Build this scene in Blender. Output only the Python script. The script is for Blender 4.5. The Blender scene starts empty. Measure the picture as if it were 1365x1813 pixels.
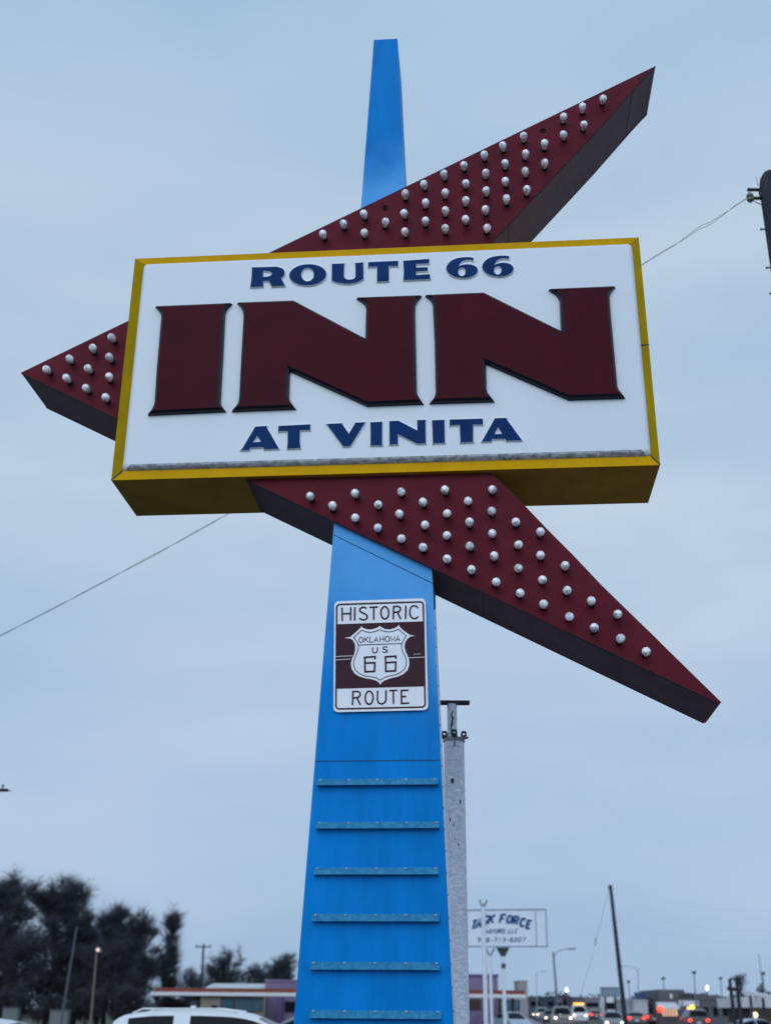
import bpy, bmesh as bmm, math, random
from mathutils import Vector, Matrix
from mathutils.geometry import tessellate_polygon
random.seed(7)
R = math.radians
scn = bpy.context.scene
COL = scn.collection

# ------------------------------------------------------------------ camera
F_PX, CX, CY, CAM_H = 2077.0, 682.5, 906.5, 1.6          # measured on the 1365 x 1813 photograph
_z = Vector((718 - CX, CY + 3976, -F_PX)).normalized()     # world up, in camera axes
_y = Vector((0, 0, -1)); _y = (_y - _z * _y.dot(_z)).normalized()
_x = _y.cross(_z)
ROT = Matrix((_x, _y, _z))
CAMPOS = Vector((0, 0, CAM_H))
cam = bpy.data.cameras.new('camera')
cam.sensor_fit = 'VERTICAL'; cam.sensor_height = 36.0; cam.sensor_width = 27.1
cam.lens = F_PX / 1813 * 36.0
cam.clip_start = 0.05; cam.clip_end = 5000
cam.dof.use_dof = True; cam.dof.focus_distance = 8.0; cam.dof.aperture_fstop = 1.8
camo = bpy.data.objects.new('camera', cam); COL.objects.link(camo)
camo.matrix_world = Matrix.Translation(CAMPOS) @ ROT.to_4x4()
scn.camera = camo

# ------------------------------------------------------------------ sky and light (overcast dusk)
SKY_STRENGTH = 0.1
world = bpy.data.worlds.new('World'); scn.world = world; world.use_nodes = True
nt = world.node_tree; nt.nodes.clear()
def wn(t, **kw):
    n = nt.nodes.new(t)
    for k, v in kw.items(): setattr(n, k, v)
    return n
out = wn('ShaderNodeOutputWorld'); bg = wn('ShaderNodeBackground'); bg.inputs['Strength'].default_value = SKY_STRENGTH
sky = wn('ShaderNodeTexSky', sky_type='NISHITA'); sky.sun_disc = False
SUN_EL, SUN_AZ = R(34), R(200)
sky.sun_elevation = SUN_EL; sky.sun_rotation = SUN_AZ
tc = wn('ShaderNodeTexCoord'); sep = wn('ShaderNodeSeparateXYZ')
nt.links.new(tc.outputs['Generated'], sep.inputs[0])
# soft cloud sheet, stretched along the horizon
mp = wn('ShaderNodeMapping'); mp.inputs['Scale'].default_value = (1.0, 1.0, 3.2)
no = wn('ShaderNodeTexNoise'); no.inputs['Scale'].default_value = 2.1; no.inputs['Detail'].default_value = 4; no.inputs['Roughness'].default_value = .5
nt.links.new(tc.outputs['Generated'], mp.inputs[0]); nt.links.new(mp.outputs[0], no.inputs['Vector'])
ramp = wn('ShaderNodeValToRGB'); e = ramp.color_ramp.elements
e[0].position = .36; e[0].color = (3.70, 5.25, 7.05, 1)
e[1].position = .64; e[1].color = (4.90, 6.12, 7.60, 1)
nt.links.new(no.outputs['Fac'], ramp.inputs[0])
# overcast sheet: darkest blue low down, palest at mid height
zr = wn('ShaderNodeValToRGB'); zr.color_ramp.interpolation = 'EASE'
e = zr.color_ramp.elements; e[0].position = 0.0; e[0].color = (.83, .86, .935, 1); e[1].position = 1.0; e[1].color = (.84, .93, .99, 1)
q = zr.color_ramp.elements.new(.16); q.color = (.93, .93, .97, 1)
q = zr.color_ramp.elements.new(.36); q.color = (1.08, 1.035, 1.0, 1)
q = zr.color_ramp.elements.new(.53); q.color = (1.04, 1.02, .995, 1)
q = zr.color_ramp.elements.new(.73); q.color = (.84, .92, .97, 1)
nt.links.new(sep.outputs['Z'], zr.inputs[0])
mul = wn('ShaderNodeMix', data_type='RGBA', blend_type='MULTIPLY'); mul.inputs[0].default_value = 1
nt.links.new(ramp.outputs[0], mul.inputs[6]); nt.links.new(zr.outputs[0], mul.inputs[7])
# the western half of the sky, behind the photographer, is brighter
mr = wn('ShaderNodeMapRange'); mr.interpolation_type = 'SMOOTHSTEP'
mr.inputs['From Min'].default_value = .15; mr.inputs['From Max'].default_value = -.75
mr.inputs['To Min'].default_value = 1.0; mr.inputs['To Max'].default_value = 1.75
nt.links.new(sep.outputs['Y'], mr.inputs['Value'])
mul2 = wn('ShaderNodeVectorMath', operation='SCALE')
nt.links.new(mul.outputs[2], mul2.inputs[0]); nt.links.new(mr.outputs[0], mul2.inputs['Scale'])
mix = wn('ShaderNodeMix', data_type='RGBA'); mix.inputs[0].default_value = .06
nt.links.new(mul2.outputs[0], mix.inputs[6]); nt.links.new(sky.outputs[0], mix.inputs[7])
nt.links.new(mix.outputs[2], bg.inputs['Color']); nt.links.new(bg.outputs[0], out.inputs['Surface'])

sun = bpy.data.lights.new('sun', 'SUN'); sun.energy = 0.6; sun.angle = R(40); sun.color = (1.0, .97, .93)
suno = bpy.data.objects.new('sun', sun); COL.objects.link(suno)
_sd = Vector((math.sin(SUN_AZ) * math.cos(SUN_EL), math.cos(SUN_AZ) * math.cos(SUN_EL), math.sin(SUN_EL)))
suno.rotation_euler = _sd.to_track_quat('Z', 'Y').to_euler(); suno.location = (-6, -12, 15)
scn.view_settings.view_transform = 'Standard'; scn.view_settings.look = 'None'
scn.view_settings.gamma = 1.0; scn.view_settings.exposure = 0.07
scn.cycles.use_denoising = True

# ------------------------------------------------------------------ geometry helpers
def ray(px, py): return ROT @ Vector((px - CX, CY - py, -F_PX))
def at(px, py, Y):
    """world point Y metres ahead, seen at pixel (px, py)"""
    d = ray(px, py); return CAMPOS + d * (Y / d.y)
def srgb(r, g, b):
    f = lambda c: (c / 12.92 if c <= .04045 else ((c + .055) / 1.055) ** 2.4)
    return (f(r / 255), f(g / 255), f(b / 255))

class MB:
    def __init__(s): s.v = []; s.f = []; s.m = []; s.smooth = []
    def add(s, verts, faces, mi=0, smooth=False):
        o = len(s.v); s.v += [Vector(p) for p in verts]
        for f in faces: s.f.append([o + i for i in f]); s.m.append(mi); s.smooth.append(smooth)
    def poly(s, pts, mi=0): s.add(pts, [list(range(len(pts)))], mi)
    def box(s, c, sx, sy, sz, mi=0, ax=None):
        """box centred at c with full sizes along the axes ax"""
        X, Y, Z = ax if ax else (Vector((1, 0, 0)), Vector((0, 1, 0)), Vector((0, 0, 1)))
        c = Vector(c); v = []
        for k in (-.5, .5):
            for j in (-.5, .5):
                for i in (-.5, .5): v.append(c + X * (sx * i) + Y * (sy * j) + Z * (sz * k))
        s.add(v, [(0, 2, 3, 1), (4, 5, 7, 6), (0, 1, 5, 4), (2, 6, 7, 3), (0, 4, 6, 2), (1, 3, 7, 5)], mi)
    def bx(s, x0, x1, y0, y1, z0, z1, mi=0): s.box(((x0 + x1) / 2, (y0 + y1) / 2, (z0 + z1) / 2), x1 - x0, y1 - y0, z1 - z0, mi)
    def tube(s, pts, rad, n=8, mi=0, cap=True, smooth=True):
        pts = [Vector(p) for p in pts]
        if not isinstance(rad, (list, tuple)): rad = [rad] * len(pts)
        V = []; prev = None
        for i, p in enumerate(pts):
            t = (pts[min(i + 1, len(pts) - 1)] - pts[max(i - 1, 0)])
            t = t.normalized() if t.length > 1e-9 else Vector((0, 0, 1))
            a = prev if prev else (Vector((0, 0, 1)) if abs(t.z) < .9 else Vector((1, 0, 0)))
            a = (a - t * a.dot(t)).normalized(); prev = a; b = t.cross(a)
            for k in range(n):
                w = 2 * math.pi * k / n; V.append(p + (a * math.cos(w) + b * math.sin(w)) * rad[i])
        Fc = []
        for i in range(len(pts) - 1):
            for k in range(n): Fc.append((i * n + k, i * n + (k + 1) % n, (i + 1) * n + (k + 1) % n, (i + 1) * n + k))
        s.add(V, Fc, mi, smooth)
        if cap:
            s.add(V[:n], [list(range(n))[::-1]], mi); s.add(V[-n:], [list(range(n))], mi)
    def lathe(s, c, axis, prof, n=16, mi=0, mfun=None):
        """prof: (distance along axis, radius)"""
        c = Vector(c); t = Vector(axis).normalized(); a = Vector((0, 0, 1)) if abs(t.z) < .9 else Vector((1, 0, 0))
        a = (a - t * a.dot(t)).normalized(); b = t.cross(a)
        V = [c + t * d + (a * math.cos(2 * math.pi * k / n) + b * math.sin(2 * math.pi * k / n)) * r for d, r in prof for k in range(n)]
        for i in range(len(prof) - 1):
            o = [(i * n + k, i * n + (k + 1) % n, (i + 1) * n + (k + 1) % n, (i + 1) * n + k) for k in range(n)]
            vs = V[i * n:(i + 2) * n]; o = [tuple(x - i * n for x in q) for q in o]
            s.add(vs, o, mfun(i) if mfun else mi, True)
    def prism(s, front, back, mi=0, side=None):
        """matching outlines: front cap, back cap and the walls between"""
        n = len(front); side = mi if side is None else side
        tr = tessellate_polygon([[Vector(p) for p in front]])
        s.add(front, [t for t in tr], mi); s.add(back, [t[::-1] for t in tr], mi)
        for i in range(n):
            j = (i + 1) % n; s.add([front[i], front[j], back[j], back[i]], [(0, 1, 2, 3)], side)
    def build(s, name, mats, parent=None, weld=False):
        o0 = Vector((0, 0, 0)); p = parent
        while p: o0 += p.location; p = p.parent
        me = bpy.data.meshes.new(name); me.from_pydata([tuple(v - o0) for v in s.v], [], s.f)
        for m in (mats if isinstance(mats, (list, tuple)) else [mats]): me.materials.append(m)
        me.polygons.foreach_set('material_index', s.m); me.polygons.foreach_set('use_smooth', s.smooth); me.update()
        b = bmm.new(); b.from_mesh(me)
        if weld: bmm.ops.remove_doubles(b, verts=b.verts, dist=1e-5)
        b.to_mesh(me); b.free()
        ob = bpy.data.objects.new(name, me); COL.objects.link(ob)
        if parent: ob.parent = parent
        return ob
def tag(o, label=None, cat=None, group=None, kind=None):
    for k, v in (('label', label), ('category', cat), ('group', group), ('kind', kind)):
        if v: o[k] = v
    return o
def thing(name, loc, label, cat, group=None):
    o = bpy.data.objects.new(name, None); o.empty_display_size = .3; COL.objects.link(o); o.location = loc
    return tag(o, label, cat, group)

# ------------------------------------------------------------------ materials
def mat(name, col, rough=.6, metal=0.0, var=0.0, vscale=6.0, col2=None, bump=0.0, bscale=60.0, coat=0.0, spec=.5, stretch=None):
    m = bpy.data.materials.new(name); m.use_nodes = True; t = m.node_tree; b = t.nodes['Principled BSDF']
    b.inputs['Roughness'].default_value = rough; b.inputs['Metallic'].default_value = metal
    b.inputs['Coat Weight'].default_value = coat; b.inputs['Specular IOR Level'].default_value = spec
    b.inputs['Base Color'].default_value = (*col, 1)
    tcn = t.nodes.new('ShaderNodeTexCoord'); vec = tcn.outputs['Object']
    if stretch:
        mpn = t.nodes.new('ShaderNodeMapping'); mpn.inputs['Scale'].default_value = stretch
        t.links.new(vec, mpn.inputs[0]); vec = mpn.outputs[0]
    if var > 0 or col2:
        n = t.nodes.new('ShaderNodeTexNoise'); n.inputs['Scale'].default_value = vscale; n.inputs['Detail'].default_value = 6; n.inputs['Roughness'].default_value = .65
        t.links.new(vec, n.inputs['Vector'])
        r = t.nodes.new('ShaderNodeValToRGB'); c2 = col2 if col2 else tuple(c * (1 - var) for c in col)
        r.color_ramp.elements[0].position = .35; r.color_ramp.elements[1].position = .66
        r.color_ramp.elements[0].color = (*c2, 1); r.color_ramp.elements[1].color = (*[min(1, c * (1 + var * .4)) for c in col], 1)
        t.links.new(n.outputs['Fac'], r.inputs[0]); t.links.new(r.outputs[0], b.inputs['Base Color'])
        rr = t.nodes.new('ShaderNodeMapRange'); rr.inputs['To Min'].default_value = max(.03, rough - .08); rr.inputs['To Max'].default_value = min(1, rough + .1)
        t.links.new(n.outputs['Fac'], rr.inputs['Value']); t.links.new(rr.outputs[0], b.inputs['Roughness'])
    if bump > 0:
        n2 = t.nodes.new('ShaderNodeTexNoise'); n2.inputs['Scale'].default_value = bscale; n2.inputs['Detail'].default_value = 5
        t.links.new(vec, n2.inputs['Vector'])
        bp = t.nodes.new('ShaderNodeBump'); bp.inputs['Strength'].default_value = bump; bp.inputs['Distance'].default_value = .01
        t.links.new(n2.outputs['Fac'], bp.inputs['Height']); t.links.new(bp.outputs[0], b.inputs['Normal'])
    return m
def emat(name, col, strength):
    m = bpy.data.materials.new(name); m.use_nodes = True; b = m.node_tree.nodes['Principled BSDF']
    b.inputs['Base Color'].default_value = (*col, 1); b.inputs['Emission Color'].default_value = (*col, 1); b.inputs['Emission Strength'].default_value = strength
    return m

M = {}
def blue_mat():
    m = mat('blue_paint', (.0, .215, .63), .42, var=.2, spec=.06, vscale=3.2, bump=.16, bscale=5, stretch=(1.6, 1, .35))
    t = m.node_tree; b = t.nodes['Principled BSDF']; base = b.inputs['Base Color'].links[0].from_socket
    N = lambda k, **kw: (lambda n: [setattr(n, a, v) for a, v in kw.items()] and n or n)(t.nodes.new(k))
    tcn = N('ShaderNodeTexCoord'); nz = N('ShaderNodeTexNoise'); nz.inputs['Scale'].default_value = 5; nz.inputs['Detail'].default_value = 5
    t.links.new(tcn.outputs['Object'], nz.inputs['Vector'])
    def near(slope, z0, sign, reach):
        """1 at the line of the arrow edge, falling to 0 a little way from it"""
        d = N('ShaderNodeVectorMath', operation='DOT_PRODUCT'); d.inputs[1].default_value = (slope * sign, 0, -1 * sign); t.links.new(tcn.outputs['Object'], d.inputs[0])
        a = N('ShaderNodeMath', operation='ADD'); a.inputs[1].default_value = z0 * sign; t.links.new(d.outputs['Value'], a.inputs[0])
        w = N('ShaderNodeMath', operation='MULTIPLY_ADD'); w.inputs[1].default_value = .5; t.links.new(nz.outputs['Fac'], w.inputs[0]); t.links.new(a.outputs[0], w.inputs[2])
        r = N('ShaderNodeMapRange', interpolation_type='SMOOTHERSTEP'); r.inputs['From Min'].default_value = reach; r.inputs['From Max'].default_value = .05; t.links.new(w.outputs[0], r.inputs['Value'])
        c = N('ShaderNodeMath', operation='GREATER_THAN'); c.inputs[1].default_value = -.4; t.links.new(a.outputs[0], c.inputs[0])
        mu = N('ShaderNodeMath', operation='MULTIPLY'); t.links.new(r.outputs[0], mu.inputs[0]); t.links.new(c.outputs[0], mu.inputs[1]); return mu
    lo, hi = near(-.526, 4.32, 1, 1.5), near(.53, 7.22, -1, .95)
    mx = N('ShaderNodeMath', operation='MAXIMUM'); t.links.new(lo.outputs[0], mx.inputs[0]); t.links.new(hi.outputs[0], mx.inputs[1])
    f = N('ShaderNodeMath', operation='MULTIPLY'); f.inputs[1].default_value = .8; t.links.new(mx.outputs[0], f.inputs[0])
    mixn = N('ShaderNodeMix', data_type='RGBA'); mixn.inputs[7].default_value = (.13, .44, .86, 1)  # paler blue, strongest right beside the arrow's lower and upper edges
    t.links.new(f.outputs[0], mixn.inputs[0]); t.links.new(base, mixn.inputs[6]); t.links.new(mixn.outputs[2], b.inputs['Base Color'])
    return m
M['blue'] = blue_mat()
M['maroon'] = mat('maroon_paint', (.118, .0135, .024), .45, spec=.05, var=.18, vscale=3, bump=.05, bscale=14)
M['maroon_side'] = mat('dusty_maroon_sheet', (.158, .108, .125), .65, spec=.08, var=.2, vscale=5, bump=.08, bscale=20)
M['yellow'] = mat('yellow_paint', (.64, .345, .002), .5, spec=.05, var=.12, vscale=5, bump=.04, bscale=30)
M['yellow_dark'] = mat('darker_yellow_paint', (.37, .24, .001), .55, spec=.04, var=.15, vscale=6, bump=.04, bscale=30)  # darker, more olive yellow for the two side rails
M['white_panel'] = mat('white_acrylic', (.70, .745, .80), .30, var=.03, vscale=1.5, spec=.3)
M['dirt'] = mat('grime_on_acrylic', (.58, .61, .66), .7, vscale=48, col2=(.17, .18, .205), stretch=(.45, .45, 1))
M['letter_maroon'] = mat('maroon_letter', (.062, .0072, .0145), .36, spec=.035, var=.15, vscale=4)
M['letter_edge'] = mat('black_letter_edge', (.008, .009, .016), .3, spec=.25)
M['navy'] = mat('navy_letter', (.002, .034, .135), .45, spec=.06, var=.25, vscale=7)
M['white_edge'] = mat('white_letter_edge', (.78, .79, .82), .4)
M['seam'] = mat('dark_seam', (.005, .03, .09), .8)
M['galv'] = mat('painted_galvanised_steel', (.05, .30, .50), .5, spec=.15, col2=(.012, .18, .40), vscale=30, bump=.1)
M['bolt'] = mat('steel_bolt', (.22, .32, .40), .45, metal=.3)
M['sign_white'] = mat('white_sheeting', (.80, .83, .88), .45, var=.05, vscale=12)
M['brown'] = mat('brown_sheeting', (.045, .013, .022), .5, spec=.15, var=.1, vscale=10)
M['scratch'] = mat('scratch', (.7, .62, .62), .6)
M['post_white'] = mat('weathered_white_paint', (.88, .90, .95), .8, vscale=38, spec=.15, col2=(.56, .61, .72), bump=1.0, bscale=90, stretch=(.6, .6, 1.3))
M['stain'] = mat('black_stain', (.03, .035, .05), .8)
M['iron'] = mat('rusty_dark_iron', (.022, .018, .018), .6, var=.3, vscale=20)
M['wood'] = mat('weathered_pole_wood', (.048, .049, .060), .85, vscale=7, spec=.2, col2=(.016, .018, .026), bump=.6, bscale=30, stretch=(3, 3, .3))
M['wire'] = mat('black_wire', (.02, .02, .025), .6)
M['porcelain'] = mat('porcelain', (.16, .13, .11), .25)
def bulb_mat():
    m = mat('bulb_glass', (.96, .96, .97), .04, coat=1.0, spec=.8); t = m.node_tree; b = t.nodes['Principled BSDF']
    tcn = t.nodes.new('ShaderNodeTexCoord'); oi = t.nodes.new('ShaderNodeObjectInfo')
    mu = t.nodes.new('ShaderNodeMath'); mu.operation = 'MULTIPLY'; mu.inputs[1].default_value = 60; t.links.new(oi.outputs['Random'], mu.inputs[0])
    def noise(sc, off):
        n = t.nodes.new('ShaderNodeTexNoise'); n.noise_dimensions = '4D'; n.inputs['Scale'].default_value = sc; n.inputs['Detail'].default_value = 2
        a = t.nodes.new('ShaderNodeMath'); a.operation = 'ADD'; a.inputs[1].default_value = off
        t.links.new(mu.outputs[0], a.inputs[0]); t.links.new(a.outputs[0], n.inputs['W']); t.links.new(tcn.outputs['Object'], n.inputs['Vector']); return n
    def rng(n, a, c, lo, hi):
        r = t.nodes.new('ShaderNodeMapRange'); r.interpolation_type = 'SMOOTHSTEP'
        for k, v in (('From Min', a), ('From Max', c), ('To Min', lo), ('To Max', hi)): r.inputs[k].default_value = v
        t.links.new(n.outputs['Fac'], r.inputs['Value']); return r
    t.links.new(rng(noise(30, 0), .50, .60, .0, .5).outputs[0], b.inputs['Transmission Weight'])
    b.inputs['Subsurface Weight'].default_value = .9; b.inputs['Subsurface Scale'].default_value = .05; b.inputs['Subsurface Radius'].default_value = (1, 1, 1)
    cr = t.nodes.new('ShaderNodeMix'); cr.data_type = 'RGBA'; cr.inputs[6].default_value = (.97, .97, .98, 1); cr.inputs[7].default_value = (.60, .64, .74, 1)
    t.links.new(rng(noise(40, 21), .52, .62, 0, 1).outputs[0], cr.inputs[0]); t.links.new(cr.outputs[2], b.inputs['Base Color'])
    return m
M['bulb'] = bulb_mat()
M['socket'] = mat('bulb_socket', (.012, .007, .008), .6, spec=.1)

# ------------------------------------------------------------------ ground
def sst(a, b, x): t = max(0, min(1, (x - a) / (b - a))); return t * t * (3 - 2 * t)
def gz(x, y): return .004 * max(0, min(400, y - 40)) * sst(0, 18, x)
def sheet(name, xs, ys, dz, m, xfun=None):
    b = MB(); V = []; nx = len(xs)
    for y in ys:
        for x in xs:
            X = xfun(x, y) if xfun else x
            V.append((X, y, gz(X, y) + dz))
    b.add(V, [(j * nx + i, j * nx + i + 1, (j + 1) * nx + i + 1, (j + 1) * nx + i) for j in range(len(ys) - 1) for i in range(nx - 1)], 0, True)
    return tag(b.build(name, m), kind='structure')
ygrid = [-60, -20, 0, 20, 40, 60, 80, 100, 130, 160, 200, 250, 300, 370, 440, 600, 900, 1500, 2500]
xgrid = [-2500, -800, -300, -120, -60, -30, -10, 0, 3, 6, 9, 12, 15, 18, 24, 40, 70, 120, 200, 400, 900, 2500]
sheet('ground', xgrid, ygrid, 0, mat('winter_grass', (.075, .07, .045), .95, vscale=.6, col2=(.045, .045, .03), bump=.5, bscale=8))
M['asphalt'] = mat('asphalt', (.05, .05, .055), .85, vscale=2.5, col2=(.035, .035, .04), bump=.35, bscale=80)
roadx = lambda s, y: 11 + .095 * y + s
sheet('parking_lot', [0, .2, .4, .6, .8, 1], [-50, -20, 0, 20, 40, 60, 80, 100, 132], .02, M['asphalt'], lambda t, y: -40 + t * (roadx(-9.5, y) + 40))
ry = [-50] + list(range(-20, 700, 20))
sheet('road', [-7.5, -4, 0, 4, 7.5], ry, .02, mat('road_asphalt', (.045, .045, .05), .75, vscale=1.2, col2=(.032, .032, .036), bump=.3, bscale=60), roadx)
sheet('road_centre_line', [-.12, .12], ry, .026, mat('yellow_road_paint', (.45, .30, .03), .7), roadx)
for sgn in (-1, 1):
    sheet('road_edge_line', [sgn * 7.0 - .07, sgn * 7.0 + .07], ry, .026, mat('white_road_paint', (.6, .6, .6), .7), roadx)
b = MB()
for j in range(len(ry) - 1):                                     # pavement with a real kerb step
    y0, y1 = ry[j], ry[j + 1]
    P = lambda s, y, h: (roadx(s, y), y, gz(roadx(s, y), y) + h)
    b.add([P(-7.52, y0, .14), P(-9.4, y0, .14), P(-9.4, y1, .14), P(-7.52, y1, .14), P(-7.52, y0, 0), P(-7.52, y1, 0), P(-9.4, y0, 0), P(-9.4, y1, 0)],
          [(0, 1, 2, 3), (0, 3, 5, 4), (1, 6, 7, 2)])
tag(b.build('pavement', mat('concrete', (.30, .30, .29), .85, vscale=3, col2=(.2, .2, .2), bump=.2)), kind='structure')

# ------------------------------------------------------------------ the motel sign
PSI = R(4.75)
T = Vector((math.cos(PSI), -math.sin(PSI), 0)); K = Vector((math.sin(PSI), math.cos(PSI), 0)); UP = Vector((0, 0, 1))
_d = ray(682, 1100); P0 = CAMPOS + _d * (7.1 / _d.y); P0 = Vector((P0.x, P0.y, 0))
def S(u, off, v): return P0 + T * u + K * off + UP * v
def uv(px, py, off=0.0):
    d = ray(px, py); Q = P0 + K * off; t = (Q - CAMPOS).dot(K) / d.dot(K); h = CAMPOS + d * t
    return ((h - P0).dot(T), h.z)
def SP(px, py, off): u, v = uv(px, py, off); return S(u, off, v)
AX = (T, K, UP)
def sbox(mb, u0, u1, o0, o1, v0, v1, mi=0): mb.box(S((u0 + u1) / 2, (o0 + o1) / 2, (v0 + v1) / 2), u1 - u0, o1 - o0, v1 - v0, mi, AX)

sign = thing('motel_sign', S(-.05, .35, 0), 'tall blue pylon motel sign with white INN board and maroon bulb-studded arrow', 'motel sign')

# pylon: a tapered box, blue sheet on the front and back, white on the edges
AO, PO = .04, .075                      # arrow and pylon fronts, behind the board's front
pl = [uv(520, 1813, PO), uv(591, 933, PO), uv(639, 368, PO), uv(662, 70, PO)]; pr = [uv(803, 1813, PO), uv(765, 1015, PO), uv(716, 331, PO), uv(703.5, 69, PO)]
pl = [(pl[0][0] - .0511 * pl[0][1], 0)] + pl; pr = [(pr[0][0] + .036 * pr[0][1], 0)] + pr; ZT = (pl[-1][1] + pr[-1][1]) / 2
def lerp_edge(e, z):
    for (a, za), (c, zc) in zip(e, e[1:]):
        if z <= zc: return a + (c - a) * (z - za) / (zc - za)
    return e[-1][0]
zs = [0, .75, 1.53, 2.3, 3.0, 3.6, 4.2, 4.53, 5.3, 6.2, 7.1, 7.9, ZT]
b = MB(); D = .50
for z0, z1 in zip(zs, zs[1:]):
    l0, l1, r0, r1 = lerp_edge(pl, z0), lerp_edge(pl, z1), lerp_edge(pr, z0), lerp_edge(pr, z1)
    b.add([S(l0, PO, z0), S(r0, PO, z0), S(r1, PO, z1), S(l1, PO, z1)], [(0, 1, 2, 3)], 0)
    b.add([S(r0, PO + D, z0), S(l0, PO + D, z0), S(l1, PO + D, z1), S(r1, PO + D, z1)], [(0, 1, 2, 3)], 0)
    b.add([S(r0, PO, z0), S(r0, PO + D, z0), S(r1, PO + D, z1), S(r1, PO, z1)], [(0, 1, 2, 3)], 1 if z0 < 4.5 else 0)
    b.add([S(l0, PO + D, z0), S(l0, PO, z0), S(l1, PO, z1), S(l1, PO + D, z1)], [(0, 1, 2, 3)], 0)
b.poly([S(pl[-1][0], PO, ZT), S(pr[-1][0], PO, ZT), S(pr[-1][0], PO + D, ZT), S(pl[-1][0], PO + D, ZT)], 0)
M['pylon_white'] = mat('white_pylon_side', (.62, .63, .66), .35, var=.12, vscale=9, bump=.1)
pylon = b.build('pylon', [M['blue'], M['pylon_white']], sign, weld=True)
b = MB()                                # lapped sheet joints
z = 3.005; sbox(b, lerp_edge(pl, z) + .002, lerp_edge(pr, z) - .002, PO - .0025, PO - .0005, z - .002, z + .002)
a0, a1 = uv(591, 947, PO), uv(766, 1033, PO); dv = Vector((a1[0] - a0[0], 0, a1[1] - a0[1])).normalized()
ax2 = (T * dv.x + UP * dv.z, K, (T * -dv.z + UP * dv.x))
b.build('sheet_seam', M['seam'], pylon); b = MB(); b.box(S((a0[0] + a1[0]) / 2, PO - .002, (a0[1] + a1[1]) / 2), math.hypot(a1[0] - a0[0], a1[1] - a0[1]), .002, .0035, 0, ax2)
b.build('sheet_seam', M['seam'], pylon)
for k in range(22):                     # rivets up the right edge
    z = 1.6 + k * .125; b = MB(); b.lathe(S(lerp_edge(pr, z) + .0005, PO + .03, z), T, [(0, .006), (.003, .005), (.004, 0)], 6); b.build('rivet', M['seam'], pylon)
b = MB(); sbox(b, .304, .316, PO + .01, PO + .03, 3.98, 4.08); b.build('torn_sheet', M['seam'], pylon)
rungs = [(562, 776, 1378, 1391), (560, 778, 1454, 1468), (556.5, 776.5, 1535, 1549), (553.5, 778, 1617, 1632), (550, 779, 1702.5, 1717), (549, 781, 1791, 1800)]
for x0, x1, y0, y1 in rungs:
    ym = (y0 + y1) / 2; u0, v0 = uv(x0, ym + .5, PO); u1, v1 = uv(x1, ym - .5, PO); vm = (v0 + v1) / 2
    r = MB()
    sbox(r, u0, u1, PO - .006, PO - .0005, vm - .022, vm + .019)                 # flange bolted to the pylon
    sbox(r, u0, u1, PO - .034, PO - .0065, vm - .0225, vm - .0195)               # shelf
    sbox(r, u0 + .001, u1 - .001, PO - .0385, PO - .0345, vm - .023, vm + .002)  # front lip
    ro = r.build('ladder_rung', M['galv'], sign)
    for k in range(5):
        uu = u0 + .02 + (u1 - u0 - .04) * k / 4; r = MB()
        r.lathe(S(uu, PO - .006, vm + .011), -K, [(0, .008), (.004, .008), (.005, .005), (.014, .005), (.0142, 0)], 8)
        r.build('bolt', M['bolt'], ro)

# arrow
arrow_px = [(38, 660), (1160, 117), (1150, 126.5), (1130, 148), (1059, 228), (950, 344), (870, 428), (672, 637), (878, 846), (929, 896), (969, 938), (1011, 980), (1064, 1036), (1109, 1080), (1160, 1129.5), (1179, 1148.5), (1276, 1243.5), (1271, 1245)]
A2 = [uv(x, y, AO) for x, y in arrow_px]
b = MB(); b.prism([S(u, AO, v) for u, v in A2], [S(u, AO + .54, v) for u, v in A2], 0, 1)
arrow = b.build('arrow', [M['maroon'], M['maroon_side']], sign)
b = MB()                                # folded edge trim and sheet joints round the arrow's rim
n = len(A2)
for i in range(n):
    p, q = Vector(A2[i]), Vector(A2[(i + 1) % n])
    if (q - p).length < .05: continue
    d = (q - p).normalized(); nn = Vector((d.y, -d.x))
    if i in (6, 7): continue
    c = (p + q) / 2
    for o in (AO + .010, AO + .53):
        b.box(S(c.x, o, c.y), (q - p).length, .018, .004, 0, (T * d.x + UP * d.y, K, T * nn.x + UP * nn.y))
for (i, f) in ((5, .62), (0, .86), (17, .74), (17, .30), (3, .15)):
    p, q = Vector(A2[i]), Vector(A2[(i + 1) % n]); d = (q - p).normalized(); nn = Vector((d.y, -d.x)); c = p + (q - p) * f
    b.box(S(c.x, AO + .27, c.y), .004, .50, .003, 0, (T * d.x + UP * d.y, K, T * nn.x + UP * nn.y))
b.build('edge_trim', mat('dark_edge_trim', (.07, .04, .048), .6, spec=.05), arrow)
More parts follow.
